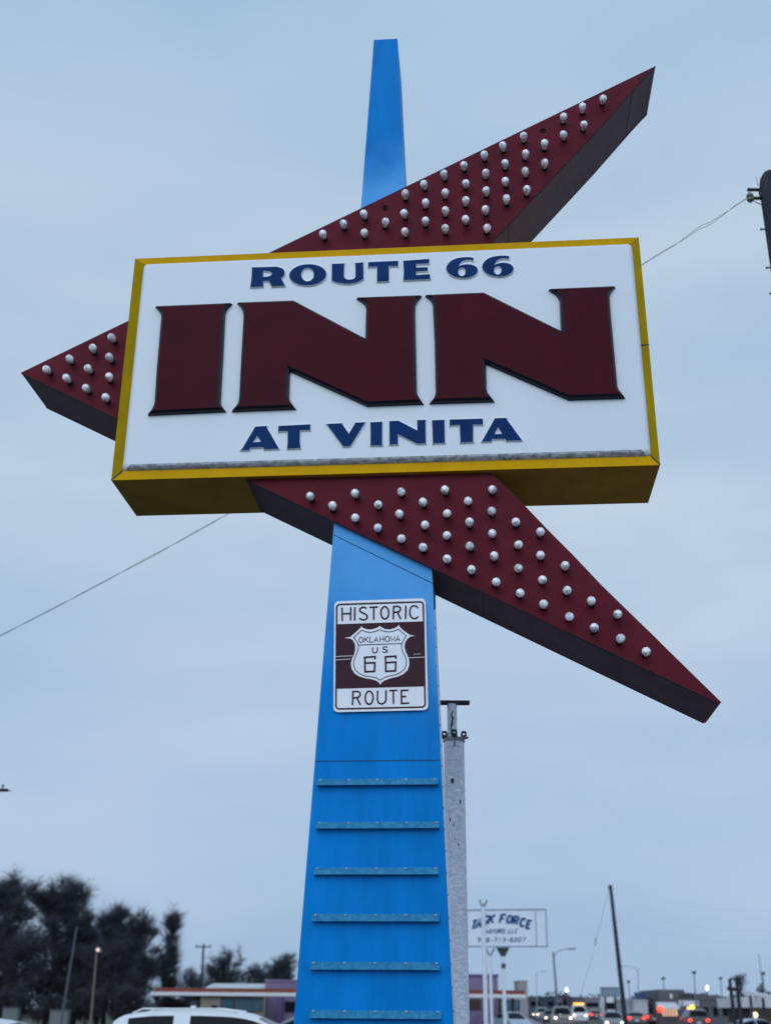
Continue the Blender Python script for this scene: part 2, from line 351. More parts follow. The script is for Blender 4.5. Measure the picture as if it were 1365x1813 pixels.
bulbs_px = [(573.4,414.7),(608.5,396.6),(645.6,378.6),(644.6,411.2),(681,393.6),(716.8,344.4),(716.6,377.2),(717.3,409.5),(751.8,327),(752.2,359.4),(752.9,391.2),(787.2,309.2),(787.6,342),(787.9,373.4),(789,405.3),(822.1,293),(824,324),(824,356),(824.9,387.7),(858,275),(858.9,306.8),(860.3,338.3),(860.3,370.8),(861.2,403),
(891.9,258.5),(894.2,290.1),(895.4,321.3),(896.6,353.4),(927.5,241.8),(929.4,273.5),(930.6,304.4),(932,336.5),(963.6,255.9),(965.3,288.7),(997.4,207.8),(998.8,238.5),(1031.4,190.7),(1033.2,221.2),(1066.3,174.3),
(84.7,653.4),(123.7,634.9),(163.3,616.8),(199.7,597.7),(120.2,670.5),(158.4,652),(195.5,632.8),(154.2,687.2),(192,667.8),(186.7,703.5),
(550.7,878.8),(588.7,897.5),(630.2,874.1),(629,915.6),(669.3,892.8),(669.3,933.6),(710.4,870.6),(708.7,910.9),(709.7,952.8),(750,889.8),(750.7,929.6),(750,970),(789.1,868.2),(790.5,907.4),(791.2,947.2),(792.4,990.8),
(829.3,886.7),(831.1,926.3),(833.2,967.1),(834.5,1010.1),(870.7,866.4),(870.7,905.7),(872.5,944.7),(874.6,986.4),(876.2,1030.4),(913.4,924.2),(915.3,964.2),(917.4,1005.9),(919.2,1050.2),(955.9,943.4),(957.4,983.5),(960.1,1025.7),(961.9,1070.5),(1000.7,1003.3),(1003.3,1045.7),(1007,1090.6),(1047.6,1066),(1051.1,1112.5),(1092.7,1087.1),(1097,1132.5),(1141.8,1153.6)]
prof = [(0, .022), (.005, .022), (.0055, .016), (.020, .016), (.028, .0175), (.046, .0235), (.062, .0275), (.076, .028), (.087, .0245), (.095, .017), (.0985, .008), (.0995, 0)]
b0 = MB(); b0.lathe((0, 0, 0), -K, prof, 16, mfun=lambda i: 1 if i < 3 else 0)
proto = None
for x, y in bulbs_px:
    u, v = uv(x, y, AO - .064); loc = S(u, AO, v)
    if proto is None:
        proto = b0.build('light_bulb', [M['bulb'], M['socket']]); proto.parent = arrow; o = proto
    else:
        o = proto.copy(); COL.objects.link(o); o.parent = arrow
    o.location = loc - sign.location
    w = Matrix.Rotation(random.uniform(0, 6.28), 3, -K) @ Matrix.Rotation(random.uniform(-.10, .10), 3, 'X') @ Matrix.Rotation(random.uniform(-.10, .10), 3, 'Z')
    o.rotation_euler = w.to_euler()
for x, y in ((681.9, 367.8), (960.8, 231.3)):
    u, v = uv(x, y, AO); b = MB(); b.lathe(S(u, AO, v), -K, [(0, .021), (.006, .021), (.0065, .015), (.001, .014), (.0008, 0)], 16)
    b.build('empty_socket', M['socket'], arrow)

# board: cabinet, frame rails, pan-formed face
tl, tr_, bl, br_ = (-1.8705, 6.7027), (1.7977, 6.7027), (-1.8705, 4.9030), (1.7977, 4.9030)
b = MB(); sbox(b, tl[0], tr_[0], .004, .62, bl[1], tl[1]); cab = b.build('sign_cabinet', mat('olive_yellow_paint', (.55, .275, .028), .5, spec=.06, var=.18, vscale=4, bump=.05, bscale=20), sign)
il, ir = uv(217, 836)[0], uv(1152, 806)[0]; ib = uv(684, 821)[1]; it = uv(684, 451)[1]
def rail(name, pts, m):
    r = MB(); f = [S(u, -.006 if i in (0, 1) else -.001, v) for i, (u, v) in enumerate(pts)]; k = [S(u, .0035, v) for u, v in pts]
    r.prism(f, k); return r.build(name, m, cab)
g = .0025
rail('frame_rail', [(tl[0], bl[1]), (tr_[0], br_[1]), (ir - g, ib), (il + g, ib)], M['yellow'])
rail('frame_rail', [(tr_[0], tr_[1]), (tl[0], tl[1]), (il + g, it), (ir - g, it)], M['yellow'])
rail('frame_rail', [(tl[0], tl[1] - g), (bl[0], bl[1] + g), (il, ib + g), (il, it - g)], M['yellow_dark'])
rail('frame_rail', [(br_[0], br_[1] + g), (tr_[0], tr_[1] - g), (ir, it - g), (ir, ib + g)], M['yellow_dark'])
for (u0, v0), (u1, v1) in (((bl[0], bl[1]), (il, ib)), ((br_[0], br_[1]), (ir, ib))):   # open mitre joints at the lower corners
    d = Vector((u1 - u0, v1 - v0)); L = d.length; d.normalize(); b = MB()
    b.box(S((u0 + u1) / 2, -.0055, (v0 + v1) / 2), L, .006, .006, 0, (T * d.x + UP * d.y, K, T * -d.y + UP * d.x)); b.build('mitre_joint', M['seam'], cab)
b = MB(); sbox(b, ir - .004, tr_[0] + .002, -.0075, -.0035, 5.812, 5.818); b.build('rail_joint', M['seam'], cab)
FO = -.032                               # face of the pan
b = MB(); ring = []
prs = [(0, -.001), (.005, -.012), (.013, -.022), (.022, -.029), (.035, FO)]
def rr(ins, off, n=6, rad=.03):
    pts = []
    for (cu, cv, a0) in ((ir - ins - rad, it - ins - rad, 0), (il + ins + rad, it - ins - rad, 90), (il + ins + rad, ib + ins + rad, 180), (ir - ins - rad, ib + ins + rad, 270)):
        for k in range(n + 1): a = R(a0 + 90 * k / n); pts.append(S(cu + rad * math.cos(a), off, cv + rad * math.sin(a)))
    return pts
rings = [rr(i, o) for i, o in prs]; m_ = len(rings[0])
for A, B in zip(rings, rings[1:]):
    for i in range(m_):
        j = (i + 1) % m_; dirty = 20 <= i <= 20 and True
        b.add([A[i], A[j], B[j], B[i]], [(0, 1, 2, 3)], 1 if i == 20 else 0, False)
b.poly(rings[-1], 0)
face = b.build('face_panel', [M['white_panel'], M['dirt']], cab)

def inset(pts, d):
    """move a closed outline d into its left side when counter-clockwise"""
    n = len(pts); out = []
    area = sum(pts[i][0] * pts[(i + 1) % n][1] - pts[(i + 1) % n][0] * pts[i][1] for i in range(n)); s = 1 if area > 0 else -1
    for i in range(n):
        p0, p, p1 = Vector(pts[i - 1]), Vector(pts[i]), Vector(pts[(i + 1) % n])
        d0 = (p - p0).normalized(); d1 = (p1 - p).normalized(); n0 = Vector((-d0.y, d0.x)) * s; n1 = Vector((-d1.y, d1.x)) * s
        h = n0 + n1; h = h / max(.35, h.length_squared / 2) if h.length > 1e-6 else n0
        out.append(tuple(p + h * d))
    return out
def letter(name, outer, holes, tf, off, height, bev, mats, parent):
    """raised letter; tf turns outline units into photo pixels"""
    o2 = [uv(*tf(*p), off) for p in outer]; h2 = [[uv(*tf(*p), off) for p in h] for h in holes]
    b = MB(); oi = inset(o2, bev); hi = [inset(h, -bev) for h in h2]
    loops = [oi] + hi; flat = [p for l in loops for p in l]
    tri = tessellate_polygon([[Vector((p[0], p[1], 0)) for p in l] for l in loops])
    b.add([S(p[0], off - height, p[1]) for p in flat], tri, 0)
    for base, top in [(o2, oi)] + list(zip(h2, hi)):
        n = len(base)
        mid = [((p[0] * .72 + q[0] * .28), (p[1] * .72 + q[1] * .28)) for p, q in zip(base, top)]
        for i in range(n):
            j = (i + 1) % n
            b.add([S(base[i][0], off, base[i][1]), S(base[j][0], off, base[j][1]), S(mid[j][0], off - height * .7, mid[j][1]), S(mid[i][0], off - height * .7, mid[i][1])], [(0, 1, 2, 3)], 1)
            b.add([S(mid[i][0], off - height * .7, mid[i][1]), S(mid[j][0], off - height * .7, mid[j][1]), S(top[j][0], off - height, top[j][1]), S(top[i][0], off - height, top[i][1])], [(0, 1, 2, 3)], 1)
    return b.build(name, mats, parent)
def tfz(ox, oy, s): return lambda x, y: (ox + x * s, oy + y * s)
t5 = tfz(260, 500, .21978); t6s = 1137.5; t7 = tfz(750, 500, .27106)
inn_m = [M['letter_maroon'], M['letter_edge']]
letter('letter', [(70,204),(695,178),(665,205),(645,235),(637,262),(632,350),(620,600),(600,960),(603,985),(620,1015),(645,1048),(10,1078),(45,1035),(62,1000),(68,965),(85,700),(120,300),(118,265),(105,240)], [], t5, FO, .042, .022, inn_m, cab)
letter('letter', [(728,175),(1188,158)] + [(x + t6s, y) for x, y in [(622,460),(628,210),(620,190),(600,168),(550,137),(1080,115),(1045,155),(1028,190),(1026,260),(1040,890),(1048,915),(1095,987),(640,1005),(20,725),(12,930),(20,960),(70,1028)]] + [(685,1048),(715,1015),(738,985),(745,950),(755,750),(780,300),(780,255),(772,230),(755,200)], [], t5, FO, .042, .022, inn_m, cab)
letter('letter', [(7,93),(392,76),(893,325),(885,130),(878,110),(860,85),(812,55),(1252,34),(1225,65),(1213,95),(1220,200),(1265,690),(1275,712),(1315,762),(945,774),(408,540),(412,700),(420,730),(465,785),(35,798),(62,768),(73,745),(77,715),(70,400),(60,190),(58,150),(45,122)], [], t7, FO, .042, .022, inn_m, cab)
def ell(cx, cy, rx, ry, rot=0, n=36):
    c, s = math.cos(R(rot)), math.sin(R(rot))
    return [(cx + rx * math.cos(a) * c - ry * math.sin(a) * s, cy + rx * math.cos(a) * s + ry * math.sin(a) * c) for a in (2 * math.pi * k / n for k in range(n))]
def chaikin(p, keep=()):
    """round an outline, keeping the corners listed by index"""
    out = []; n = len(p)
    for i in range(n):
        if i in keep: out.append(p[i]); continue
        a, b_, c = p[i - 1], p[i], p[(i + 1) % n]
        out += [((a[0] + 3 * b_[0]) / 4, (a[1] + 3 * b_[1]) / 4), ((c[0] + 3 * b_[0]) / 4, (c[1] + 3 * b_[1]) / 4)]
    return out
t1, t2 = tfz(430, 440, .18315), tfz(670, 440, .18315); t3, t4 = tfz(420, 725, .19048), tfz(670, 725, .19048)
bl_m = [M['navy'], M['white_edge']]
def bletter(o, h, tf): letter('letter', o, h, tf, FO, .013, .0035, bl_m, cab)
bletter(chaikin([(85,188),(330,181),(385,195),(410,220),(415,248),(405,275),(380,297),(420,374),(282,381),(250,325),(207,328),(207,380),(72,388),(84,300),(89,220)], (0,1,6,7,8,9,10,11,12)), [chaikin([(207,229),(250,231),(275,243),(281,253),(270,268),(240,278),(205,280)], (0,6))], t1)
bletter(ell(631,263.5,184,106,-3,44), [ell(629,262,56,61,0,28)], t1)
bletter([(856,154),(993,149),(987,165),(984,272),(990,292),(1010,304),(1040,306),(1070,300),(1086,283),(1085,165),(1080,147),(1172,138),(1170,152),(1173,303),(1150,321),(1105,340),(1040,353),(980,353),(915,343),(870,328),(857,318),(859,172)], [], t1)
bletter([(-102,138),(196,124),(196,188),(180,181),(107,183),(107,328),(-17,335),(-16,188),(-85,190),(-102,196)], [], t2)
bletter([(235,125),(496,105),(494,157),(370,164),(370,190),(480,186),(481,230),(370,236),(370,262),(500,252),(508,308),(237,321),(242,225)], [], t2)
six = [(922,95),(918,133),(880,122),(840,124),(805,140),(782,175),(830,158),(885,158),(935,172),(962,200),(964,230),(945,262),(900,287),(850,298),(790,298),(735,288),(690,265),(660,235),(650,205),(655,175),(680,140),(720,112),(770,96),(830,89),(885,89)]
for dx, dy in ((0, 0), (345.5, -14.5)):
    bletter(chaikin([(x + dx, y + dy) for x, y in six], (0, 1, 5)), [ell(806 + dx, 235 + dy, 31, 37, 0, 24)], t2)
bletter([(170,162),(290,156),(283,172),(400,376),(250,382),(243,361),(130,367),(123,388),(25,390),(50,365)], [[(190,262),(217,303),(162,308)]], t3)
bletter([(382,156),(688,141),(687,207),(672,203),(592,205),(590,300),(597,370),(463,377),(468,300),(468,212),(400,214),(380,222)], [], t3)
bletter([(821,139),(985,130),(983,142),(1040,224),(1092,136),(1088,126),(1202,121),(1195,130),(1058,352),(984,355),(834,152)], [], t3)
bletter([(1235,122),(1357,117),(1354,130),(1354,335),(1359,345),(1233,347),(1236,335)], [], t3)
bletter([(95,112),(190,108),(357,196),(357,112),(352,102),(448,99),(443,112),(446,320),(450,327),(357,330),(186,244),(187,326),(189,334),(96,338),(99,325),(98,122)], [], t4)
bletter([(494,103),(622,99),(619,112),(622,312),(630,322),(498,326),(501,315)], [], t4)
bletter([(656,97),(973,88),(975,158),(960,152),(884,152),(884,300),(892,314),(754,320),(757,308),(750,155),(690,158),(657,168)], [], t4)
bletter([(1078,85),(1195,80),(1192,92),(1342,298),(1183,304),(1172,284),(1060,286),(1052,308),(950,312)], [[(1110,182),(1140,229),(1085,232)]], t4)

# ------------------------------------------------------------------ stroke lettering
G = {'A': [[(0, 0), (.5, 1), (1, 0)], [(.18, .34), (.82, .34)]], 'C': [[(1, .78), (.8, .96), (.5, 1), (.18, .9), (0, .6), (0, .38), (.18, .1), (.5, 0), (.8, .04), (1, .22)]],
     'E': [[(1, 1), (0, 1), (0, 0), (1, 0)], [(0, .52), (.75, .52)]], 'F': [[(1, 1), (0, 1), (0, 0)], [(0, .52), (.75, .52)]],
     'H': [[(0, 0), (0, 1)], [(1, 0), (1, 1)], [(0, .5), (1, .5)]], 'I': [[(.5, 0), (.5, 1)]], 'K': [[(0, 0), (0, 1)], [(1, 1), (0, .38)], [(.3, .57), (1, 0)]],
     'L': [[(0, 1), (0, 0), (1, 0)]], 'M': [[(0, 0), (0, 1), (.5, .2), (1, 1), (1, 0)]],
     'O': [[(.5, 1), (.82, .92), (1, .7), (1, .3), (.82, .08), (.5, 0), (.18, .08), (0, .3), (0, .7), (.18, .92), (.5, 1)]],
     'R': [[(0, 0), (0, 1), (.6, 1), (.9, .92), (.97, .75), (.9, .58), (.6, .5), (0, .5)], [(.5, .5), (1, 0)]],
     'S': [[(.94, .84), (.75, .97), (.45, 1), (.15, .92), (.05, .75), (.18, .58), (.7, .44), (.95, .27), (.85, .08), (.5, 0), (.2, .04), (0, .18)]],
     'T': [[(0, 1), (1, 1)], [(.5, 1), (.5, 0)]], 'U': [[(0, 1), (0, .3), (.18, .06), (.5, 0), (.82, .06), (1, .3), (1, 1)]],
     '0': [[(.5, 1), (.85, .9), (1, .7), (1, .3), (.85, .1), (.5, 0), (.15, .1), (0, .3), (0, .7), (.15, .9), (.5, 1)]],
     '1': [[(.2, .8), (.5, 1), (.5, 0)]], '3': [[(.05, .9), (.5, 1), (.9, .85), (.9, .65), (.5, .54), (.95, .4), (.95, .15), (.5, 0), (0, .1)]],
     '7': [[(0, 1), (1, 1), (.4, 0)]], '8': [[(.5, .54), (.12, .68), (.15, .92), (.5, 1), (.85, .92), (.88, .68), (.5, .54), (0, .36), (.05, .08), (.5, 0), (.95, .08), (1, .36), (.5, .54)]],
     '9': [[(.95, .6), (.6, .45), (.2, .5), (0, .7), (.15, .93), (.5, 1), (.85, .93), (.97, .7), (.95, .35), (.7, .05), (.2, 0)]], '-': [[(.15, .48), (.85, .48)]]}
class Strokes:
    """flat painted strokes on a plane; each stroke a hair above the last"""
    def __init__(s, place): s.b = MB(); s.place = place; s.k = 0
    def line(s, pts, w, closed=False):
        s.k += 1; dz = .00008 * (s.k % 12); n = len(pts); L = []; Rr = []
        P = [Vector(p) for p in pts]
        for i in range(n):
            a = P[i - 1] if (i > 0 or closed) else P[i]; c = P[(i + 1) % n] if (i < n - 1 or closed) else P[i]
            d0 = (P[i] - a); d1 = (c - P[i]); d0 = d0.normalized() if d0.length > 1e-9 else d1.normalized(); d1 = d1.normalized() if d1.length > 1e-9 else d0
            n0 = Vector((-d0.y, d0.x)); n1 = Vector((-d1.y, d1.x)); h = n0 + n1; h = h / max(.5, h.length_squared / 2)
            L.append(P[i] + h * w / 2); Rr.append(P[i] - h * w / 2)
        m = n if closed else n - 1
        for i in range(m):
            j = (i + 1) % n; s.b.add([s.place(*L[i], dz), s.place(*Rr[i], dz), s.place(*Rr[j], dz), s.place(*L[j], dz)], [(0, 1, 2, 3)])
    def glyph(s, ch, o, ex, ey, w):
        for st in G[ch]:
            s.line([(o[0] + ex[0] * x + ey[0] * y, o[1] + ex[1] * x + ey[1] * y) for x, y in st], w)
    def fill(s, pts, dz=0):
        tri = tessellate_polygon([[Vector((p[0], p[1], 0)) for p in pts]]); s.b.add([s.place(p[0], p[1], dz) for p in pts], tri)

# ------------------------------------------------------------------ historic route sign on the pylon
t8 = tfz(580, 1050, .1392); HO = PO - .018
hs = thing('route_sign', SP(674, 1258, HO), 'white and brown HISTORIC ROUTE highway sign with 66 shield, fixed to the blue pylon', 'road sign')
def hp(lift): return lambda x, y, dz=0: (lambda q: S(q[0], HO - lift - dz, q[1]))(uv(*t8(x, y), HO))
def rrect(c, rad, n=7):
    out = []; m = len(c)
    for i in range(m):
        p0, p, p1 = Vector(c[i - 1]), Vector(c[i]), Vector(c[(i + 1) % m]); a = p + (p0 - p).normalized() * rad; d = p + (p1 - p).normalized() * rad
        for k in range(n + 1): t = k / n; out.append(tuple(a * (1 - t) ** 2 + p * (2 * t * (1 - t)) + d * t ** 2))
    return out
plate = [uv(*t8(x, y), HO) for x, y in rrect([(86, 105), (1246, 65), (1280, 1488), (74, 1516)], 70)]
b = MB(); b.prism([S(u, HO, v) for u, v in plate], [S(u, HO + .004, v) for u, v in plate]); pob = b.build('plate', M['sign_white'], hs)
b = MB()
for x, y in ((400, 250), (400, 1340), (920, 235), (930, 1320)):
    u, v = uv(*t8(x, y), HO); sbox(b, u - .015, u + .015, HO + .0045, PO - .0005, v - .02, v + .02)
b.build('mounting_bracket', M['bolt'], hs)
s = Strokes(hp(.001)); s.line(rrect([(117, 147), (1216, 112), (1240, 1450), (107, 1475)], 48), 21, True); s.b.build('border', M['brown'], hs)
s = Strokes(hp(.0022)); s.fill([(109, 398), (1224, 360), (1238, 1186), (107, 1217)]); s.b.build('brown_band', M['brown'], hs)
shield = [(430,425),(455,448),(500,463),(560,465),(610,452),(645,435),(665,420),(690,440),(730,460),(790,465),(845,452),(885,430),(907,408),(925,440),(980,490),(1045,535),(1110,547),(1050,556),(1010,590),(985,635),(978,690),(995,750),(1020,800),(1038,860),(1038,920),(1015,985),(960,1035),(890,1065),(800,1085),(720,1115),(685,1145),(670,1170),(655,1140),(620,1115),(560,1098),(480,1085),(400,1060),(340,1020),(305,960),(298,900),(310,840),(335,790),(350,740),(355,690),(345,645),(320,600),(290,580),(215,572),(290,560),(360,500),(410,455)]
s = Strokes(hp(.0034)); s.fill(shield); sh = s.b.build('shield', M['sign_white'], hs)
s = Strokes(hp(.0045))
s.line([(435,475),(490,497),(550,503),(610,490),(667,468),(720,490),(780,497),(840,487),(902,462),(950,505),(1003,548),(970,590),(945,645),(940,690),(955,750),(990,810),(1003,860),(1000,920),(975,970),(930,1010),(870,1040),(780,1058),(720,1078),(670,1110),(620,1080),(560,1068),(480,1060),(410,1030),(355,980),(333,920),(335,870),(355,810),(385,740),(395,690),(385,640),(360,600),(333,572),(385,520)], 10, True)
s.line([(388, 663), (946, 645)], 10)
for ch, x in zip('OKLAHOMA', (403, 470, 536, 594, 668, 736, 800, 868)):
    y = 632 - (x - 403) * .036; s.glyph(ch, (x, y), (48 if ch != 'M' else 52, -1), (2, -68), 9.5)
s.line([(574, 692), (572, 740), (582, 758), (603, 764), (624, 757), (634, 738), (636, 690)], 14)
s.glyph('S', (702, 758), (62, -2), (1, -72), 14)
s.line([(603,845),(603,811),(474,820),(478,1003),(598,998),(601,888),(478,894)], 23)
s.line([(868,838),(868,805),(737,814),(742,998),(863,992),(868,880),(744,888)], 23)
s.b.build('shield_lettering', M['brown'], sh)
s = Strokes(hp(.0011)); sc = 21
s.line([(185,185),(188,355)], sc); s.line([(296,180),(292,352)], sc); s.line([(187,265),(293,262)], sc); s.line([(348,180),(344,350)], sc)
s.line([(497,198),(472,182),(440,182),(414,200),(410,225),(430,246),(475,263),(503,287),(506,315),(485,337),(447,343),(403,322)], sc)
s.line([(533,182),(641,178)], sc); s.line([(588,180),(586,342)], sc)
s.line(ell(728,252,50,78,0,24), sc, True)
s.line([(836,335),(839,173),(895,169),(924,185),(928,212),(908,238),(838,247)], sc); s.line([(886,243),(932,332)], sc); s.line([(995,160),(992,330)], sc)
s.line([(1152,192),(1127,167),(1092,162),(1060,180),(1046,220),(1046,270),(1061,305),(1090,325),(1125,322),(1152,298)], sc)
s.b.build('lettering', M['brown'], hs); s = Strokes(hp(.0011))
s.line([(318,1428),(324,1255),(380,1250),(412,1268),(415,1300),(392,1328),(322,1336)], sc); s.line([(372,1332),(418,1425)], sc)
s.line(ell(529,1332,50,84,1,24), sc, True)
s.line([(636,1242),(634,1360),(648,1398),(690,1412),(728,1394),(742,1355),(744,1236)], sc)
s.line([(785,1242),(890,1236)], sc); s.line([(836,1240),(838,1412)], sc)
s.line([(1028,1236),(938,1240),(940,1405),(1037,1400)], sc); s.line([(938,1318),(1000,1315)], sc)
s.b.build('lettering', M['brown'], hs)
for l, w in (([(110,810),(190,804),(322,800)], 8), ([(110,852),(200,846),(292,838)], 8), ([(1028,824),(1130,820),(1234,816)], 8), ([(1092,778),(1140,779),(1185,775)], 5)):
    s = Strokes(hp(.0028)); s.line(l, w); s.b.build('scratch', M['scratch'], hs)

# ------------------------------------------------------------------ white steel post behind the pylon
YP = 9.6; ppm = 2257 / YP
pb = at(803.5, 1313, YP); ptop = at(802.5, 1313, YP).z
post = thing('steel_post', (pb.x, YP, 0), 'weathered white steel post with T bar on top, just behind the blue pylon', 'post')
pr_ = .0835
b = MB(); b.tube([(pb.x, YP, z) for z in [ptop * k / 20 for k in range(21)]], pr_, 24); b.build('pipe', M['post_white'], post)
b = MB(); b.tube([(pb.x, YP, ptop - .005), (pb.x, YP, ptop + .018)], pr_ + .007, 24); b.box((pb.x + .06, YP - .05, ptop + .022), .11, .05, .008); b.build('cap_plate', mat('worn_grey_steel', (.32, .33, .36), .6, vscale=20, col2=(.12, .12, .14)), post)
t_top = at(800, 1247, YP).z; xb = pb.x - .012
b = MB(); b.tube([(xb, YP, ptop + .018), (xb, YP, t_top)], .040, 18); b.build('upper_pipe', M['post_white'], post)
b = MB(); b.box((xb + .0, YP, t_top + .013), .292, .075, .024); b.build('top_bar', M['iron'], post)
for dx, dy in ((-.078, -.02), (.0, -.086), (.080, -.02)):
    b = MB(); w, h = .023, .064
    o = [(-w, 0), (w, 0), (w * 1.05, h * .6), (w * .8, h), (-w * .8, h), (-w * 1.05, h * .6)]; ho = [(.010 * math.cos(a), h * .62 + .010 * math.sin(a)) for a in (2 * math.pi * k / 10 for k in range(10))]
    for yy in (-.007, .007):
        tri = tessellate_polygon([[Vector((p[0], p[1], 0)) for p in o], [Vector((p[0], p[1], 0)) for p in ho]])
        b.add([(pb.x + dx + p[0], YP + dy + yy, ptop + .018 + p[1]) for p in o + ho], tri)
    for l in (o, ho):
        for i in range(len(l)):
            p, q = l[i], l[(i + 1) % len(l)]; b.add([(pb.x + dx + p[0], YP + dy - .007, ptop + .018 + p[1]), (pb.x + dx + q[0], YP + dy - .007, ptop + .018 + q[1]), (pb.x + dx + q[0], YP + dy + .007, ptop + .018 + q[1]), (pb.x + dx + p[0], YP + dy + .007, ptop + .018 + p[1])], [(0, 1, 2, 3)])
    b.build('lug', M['iron'], post)
                                        # holes and drips of rust on the pipe
for px, py, w, h in ((801, 1382, .013, .022), (815, 1418.5, .008, .018), (797, 1450, .006, .02), (803, 1460, .005, .015), (812, 1495, .006, .012), (806, 1485, .004, .012)):
    q = at(px, py, YP - .09); a = math.asin(max(-.98, min(.98, (q.x - pb.x) / pr_)))
    L = []; b = MB()
    for j in range(9):
        an = a + w / pr_ * math.cos(2 * math.pi * j / 9) * random.uniform(.7, 1.1); L.append((pb.x + (pr_ + .0015) * math.sin(an), YP - (pr_ + .0015) * math.cos(an), q.z + h * math.sin(2 * math.pi * j / 9) * random.uniform(.7, 1.2)))
    b.poly(L); b.build('rust_stain', M['stain'], post)
for z0, z1, x in ((ptop + .05, ptop + .25, .0), (ptop + .12, ptop + .2, .006), (ptop - .06, ptop - .01, .004)):
    rad = .0415 if z0 > ptop else pr_ + .0015; xx = xb if z0 > ptop else pb.x
    b = MB(); pts = [(z0 + (z1 - z0) * k / 6, x + random.uniform(-.006, .006) - .012 * (1 - k / 6)) for k in range(7)]
    for (za, ua), (zb_, ub) in zip(pts, pts[1:]):
        f = lambda u, z: (xx + u, YP - math.sqrt(rad * rad - u * u), z)
        b.add([f(ua - .005, za), f(ua + .005, za), f(ub + .004, zb_), f(ub - .004, zb_)], [(0, 1, 2, 3)])
    b.build('rust_stain', M['stain'], post)

# ------------------------------------------------------------------ wooden pole at the right edge, and its service wire
YW = 12.0
a = at(1350, 372, YW); ztop = at(1360, 303, YW).z; PRAD = .15; wx = a.x + PRAD
pole = thing('utility_pole', (wx, YW, 0), 'dark wooden utility pole with rounded top and spool insulator at the right edge', 'utility pole')
b = MB(); b.tube([(wx, YW, z) for z in (0, 2, 4, 6, 8, ztop - .25)] + [(wx, YW, ztop - .12), (wx, YW, ztop - .04), (wx, YW, ztop)], [.19, .18, .172, .165, .157, PRAD, PRAD * .86, PRAD * .55, .01], 20); b.build('shaft', M['wood'], pole)
ins = at(1327, 349, YW); iz = ins.z
br = MB()
zt, zb_ = at(1340, 336, YW).z, at(1340, 351, YW).z
for z in (zt, zb_): br.box((( ins.x - .02 + wx - PRAD + .05) / 2, YW, z), (wx - PRAD + .05) - (ins.x - .02), .045, .02)
br.box((wx - PRAD - .005, YW, (zt + zb_) / 2), .02, .045, zt - zb_ + .02)
bk = br.build('insulator_bracket', M['iron'], pole)
br = MB(); br.lathe((ins.x, YW, zb_ - .045), (0, 0, 1), [(0, 0), (0, .03), (.012, .042), (.03, .044), (.04, .03), (.055, .028), (.07, .044), (.095, .042), (.11, .03), (.11, 0)], 16); br.tube([(ins.x, YW, zb_ - .07), (ins.x, YW, zt + .03)], .008, 8); br.build('spool_insulator', M['porcelain'], bk)
for px, py in ((1353, 406), (1364, 474), (1372, 520), (1378, 600)):
    q = at(px, py, YW); br = MB(); br.tube([(wx - .1, YW, q.z), (wx - PRAD - .06, YW, q.z)], .010, 8); br.tube([(wx - PRAD - .055, YW, q.z), (wx - PRAD - .065, YW, q.z)], .017, 8)
    br.build('step_bolt', M['iron'], pole)
br = MB(); br.tube([(wx - PRAD + .02, YW - .1, ztop - .25), (wx - PRAD - .045, YW - .06, zt + .02), (wx - PRAD - .05, YW - .06, zt + .16)], .004, 5)
br.tube([(ins.x, YW, zb_ - .02), (wx - PRAD + .02, YW - .02, zb_ - .14)], .006, 5); br.build('tie_wire', M['wire'], pole)
wpx = [(1322, 351, 12), (1300, 365, 12.05), (1275, 383, 12.1), (1255, 396, 12.2), (1235, 405, 12.25), (1200, 430, 12.35), (1137, 468, 12.5), (900, 620, 12.9), (650, 768, 13.3), (400, 912, 13.7), (250, 995, 14), (0, 1126, 14.5), (-300, 1270, 15), (-900, 1500, 16)]
wp = [at(*p) for p in wpx]; fine = []
for i in range(len(wp) - 1):
    p0, p1, p2, p3 = wp[max(0, i - 1)], wp[i], wp[i + 1], wp[min(len(wp) - 1, i + 2)]
    k = max(4, int((p2 - p1).length / .12))
    for j in range(k):
        t = j / k; fine.append(.5 * ((2 * p1) + (p2 - p0) * t + (2 * p0 - 5 * p1 + 4 * p2 - p3) * t * t + (3 * p1 - p0 - 3 * p2 + p3) * t ** 3))
b = MB(); L = 0
for ph in (0, math.pi):
    pts = []; L = 0
    for i, p in enumerate(fine):
        if i: L += (p - fine[i - 1]).length
        amp = .007 + .012 * max(0, math.sin(L * 2.3)) * max(0, 1 - L / 3.0)
        pts.append(p + Vector((0, math.sin(L * 4.2 + ph), math.cos(L * 4.2 + ph))) * amp)
    b.tube(pts, .0030, 5)
tag(b.build('service_wire', M['wire']), 'thin twisted service wire sagging from the dark pole down behind the sign', 'wire')

# left edge: end of a crossarm
YL = 20; q = at(4, 1399, YL)
lp = thing('utility_pole', (q.x - 1.3, YL, 0), 'utility pole mostly out of frame, only its crossarm tip poking in at the left', 'utility pole')
b = MB(); b.tube([(q.x - 1.3, YL, 0), (q.x - 1.3, YL, q.z + .5)], [.16, .11], 12); b.build('shaft', M['wood'], lp)
b = MB(); b.box((q.x - .6, YL, q.z), 1.4, .06, .045); b.tube([(q.x + .03, YL, q.z), (q.x + .16, YL, q.z - .008)], [.016, .006], 6); b.build('crossarm', M['wood'], lp)
b = MB(); b.lathe((q.x + .01, YL, q.z + .022), (0, 0, 1), [(0, .012), (.03, .014), (.045, .024), (.07, .02), (.075, 0)], 10); b.build('insulator', M['porcelain'], lp)
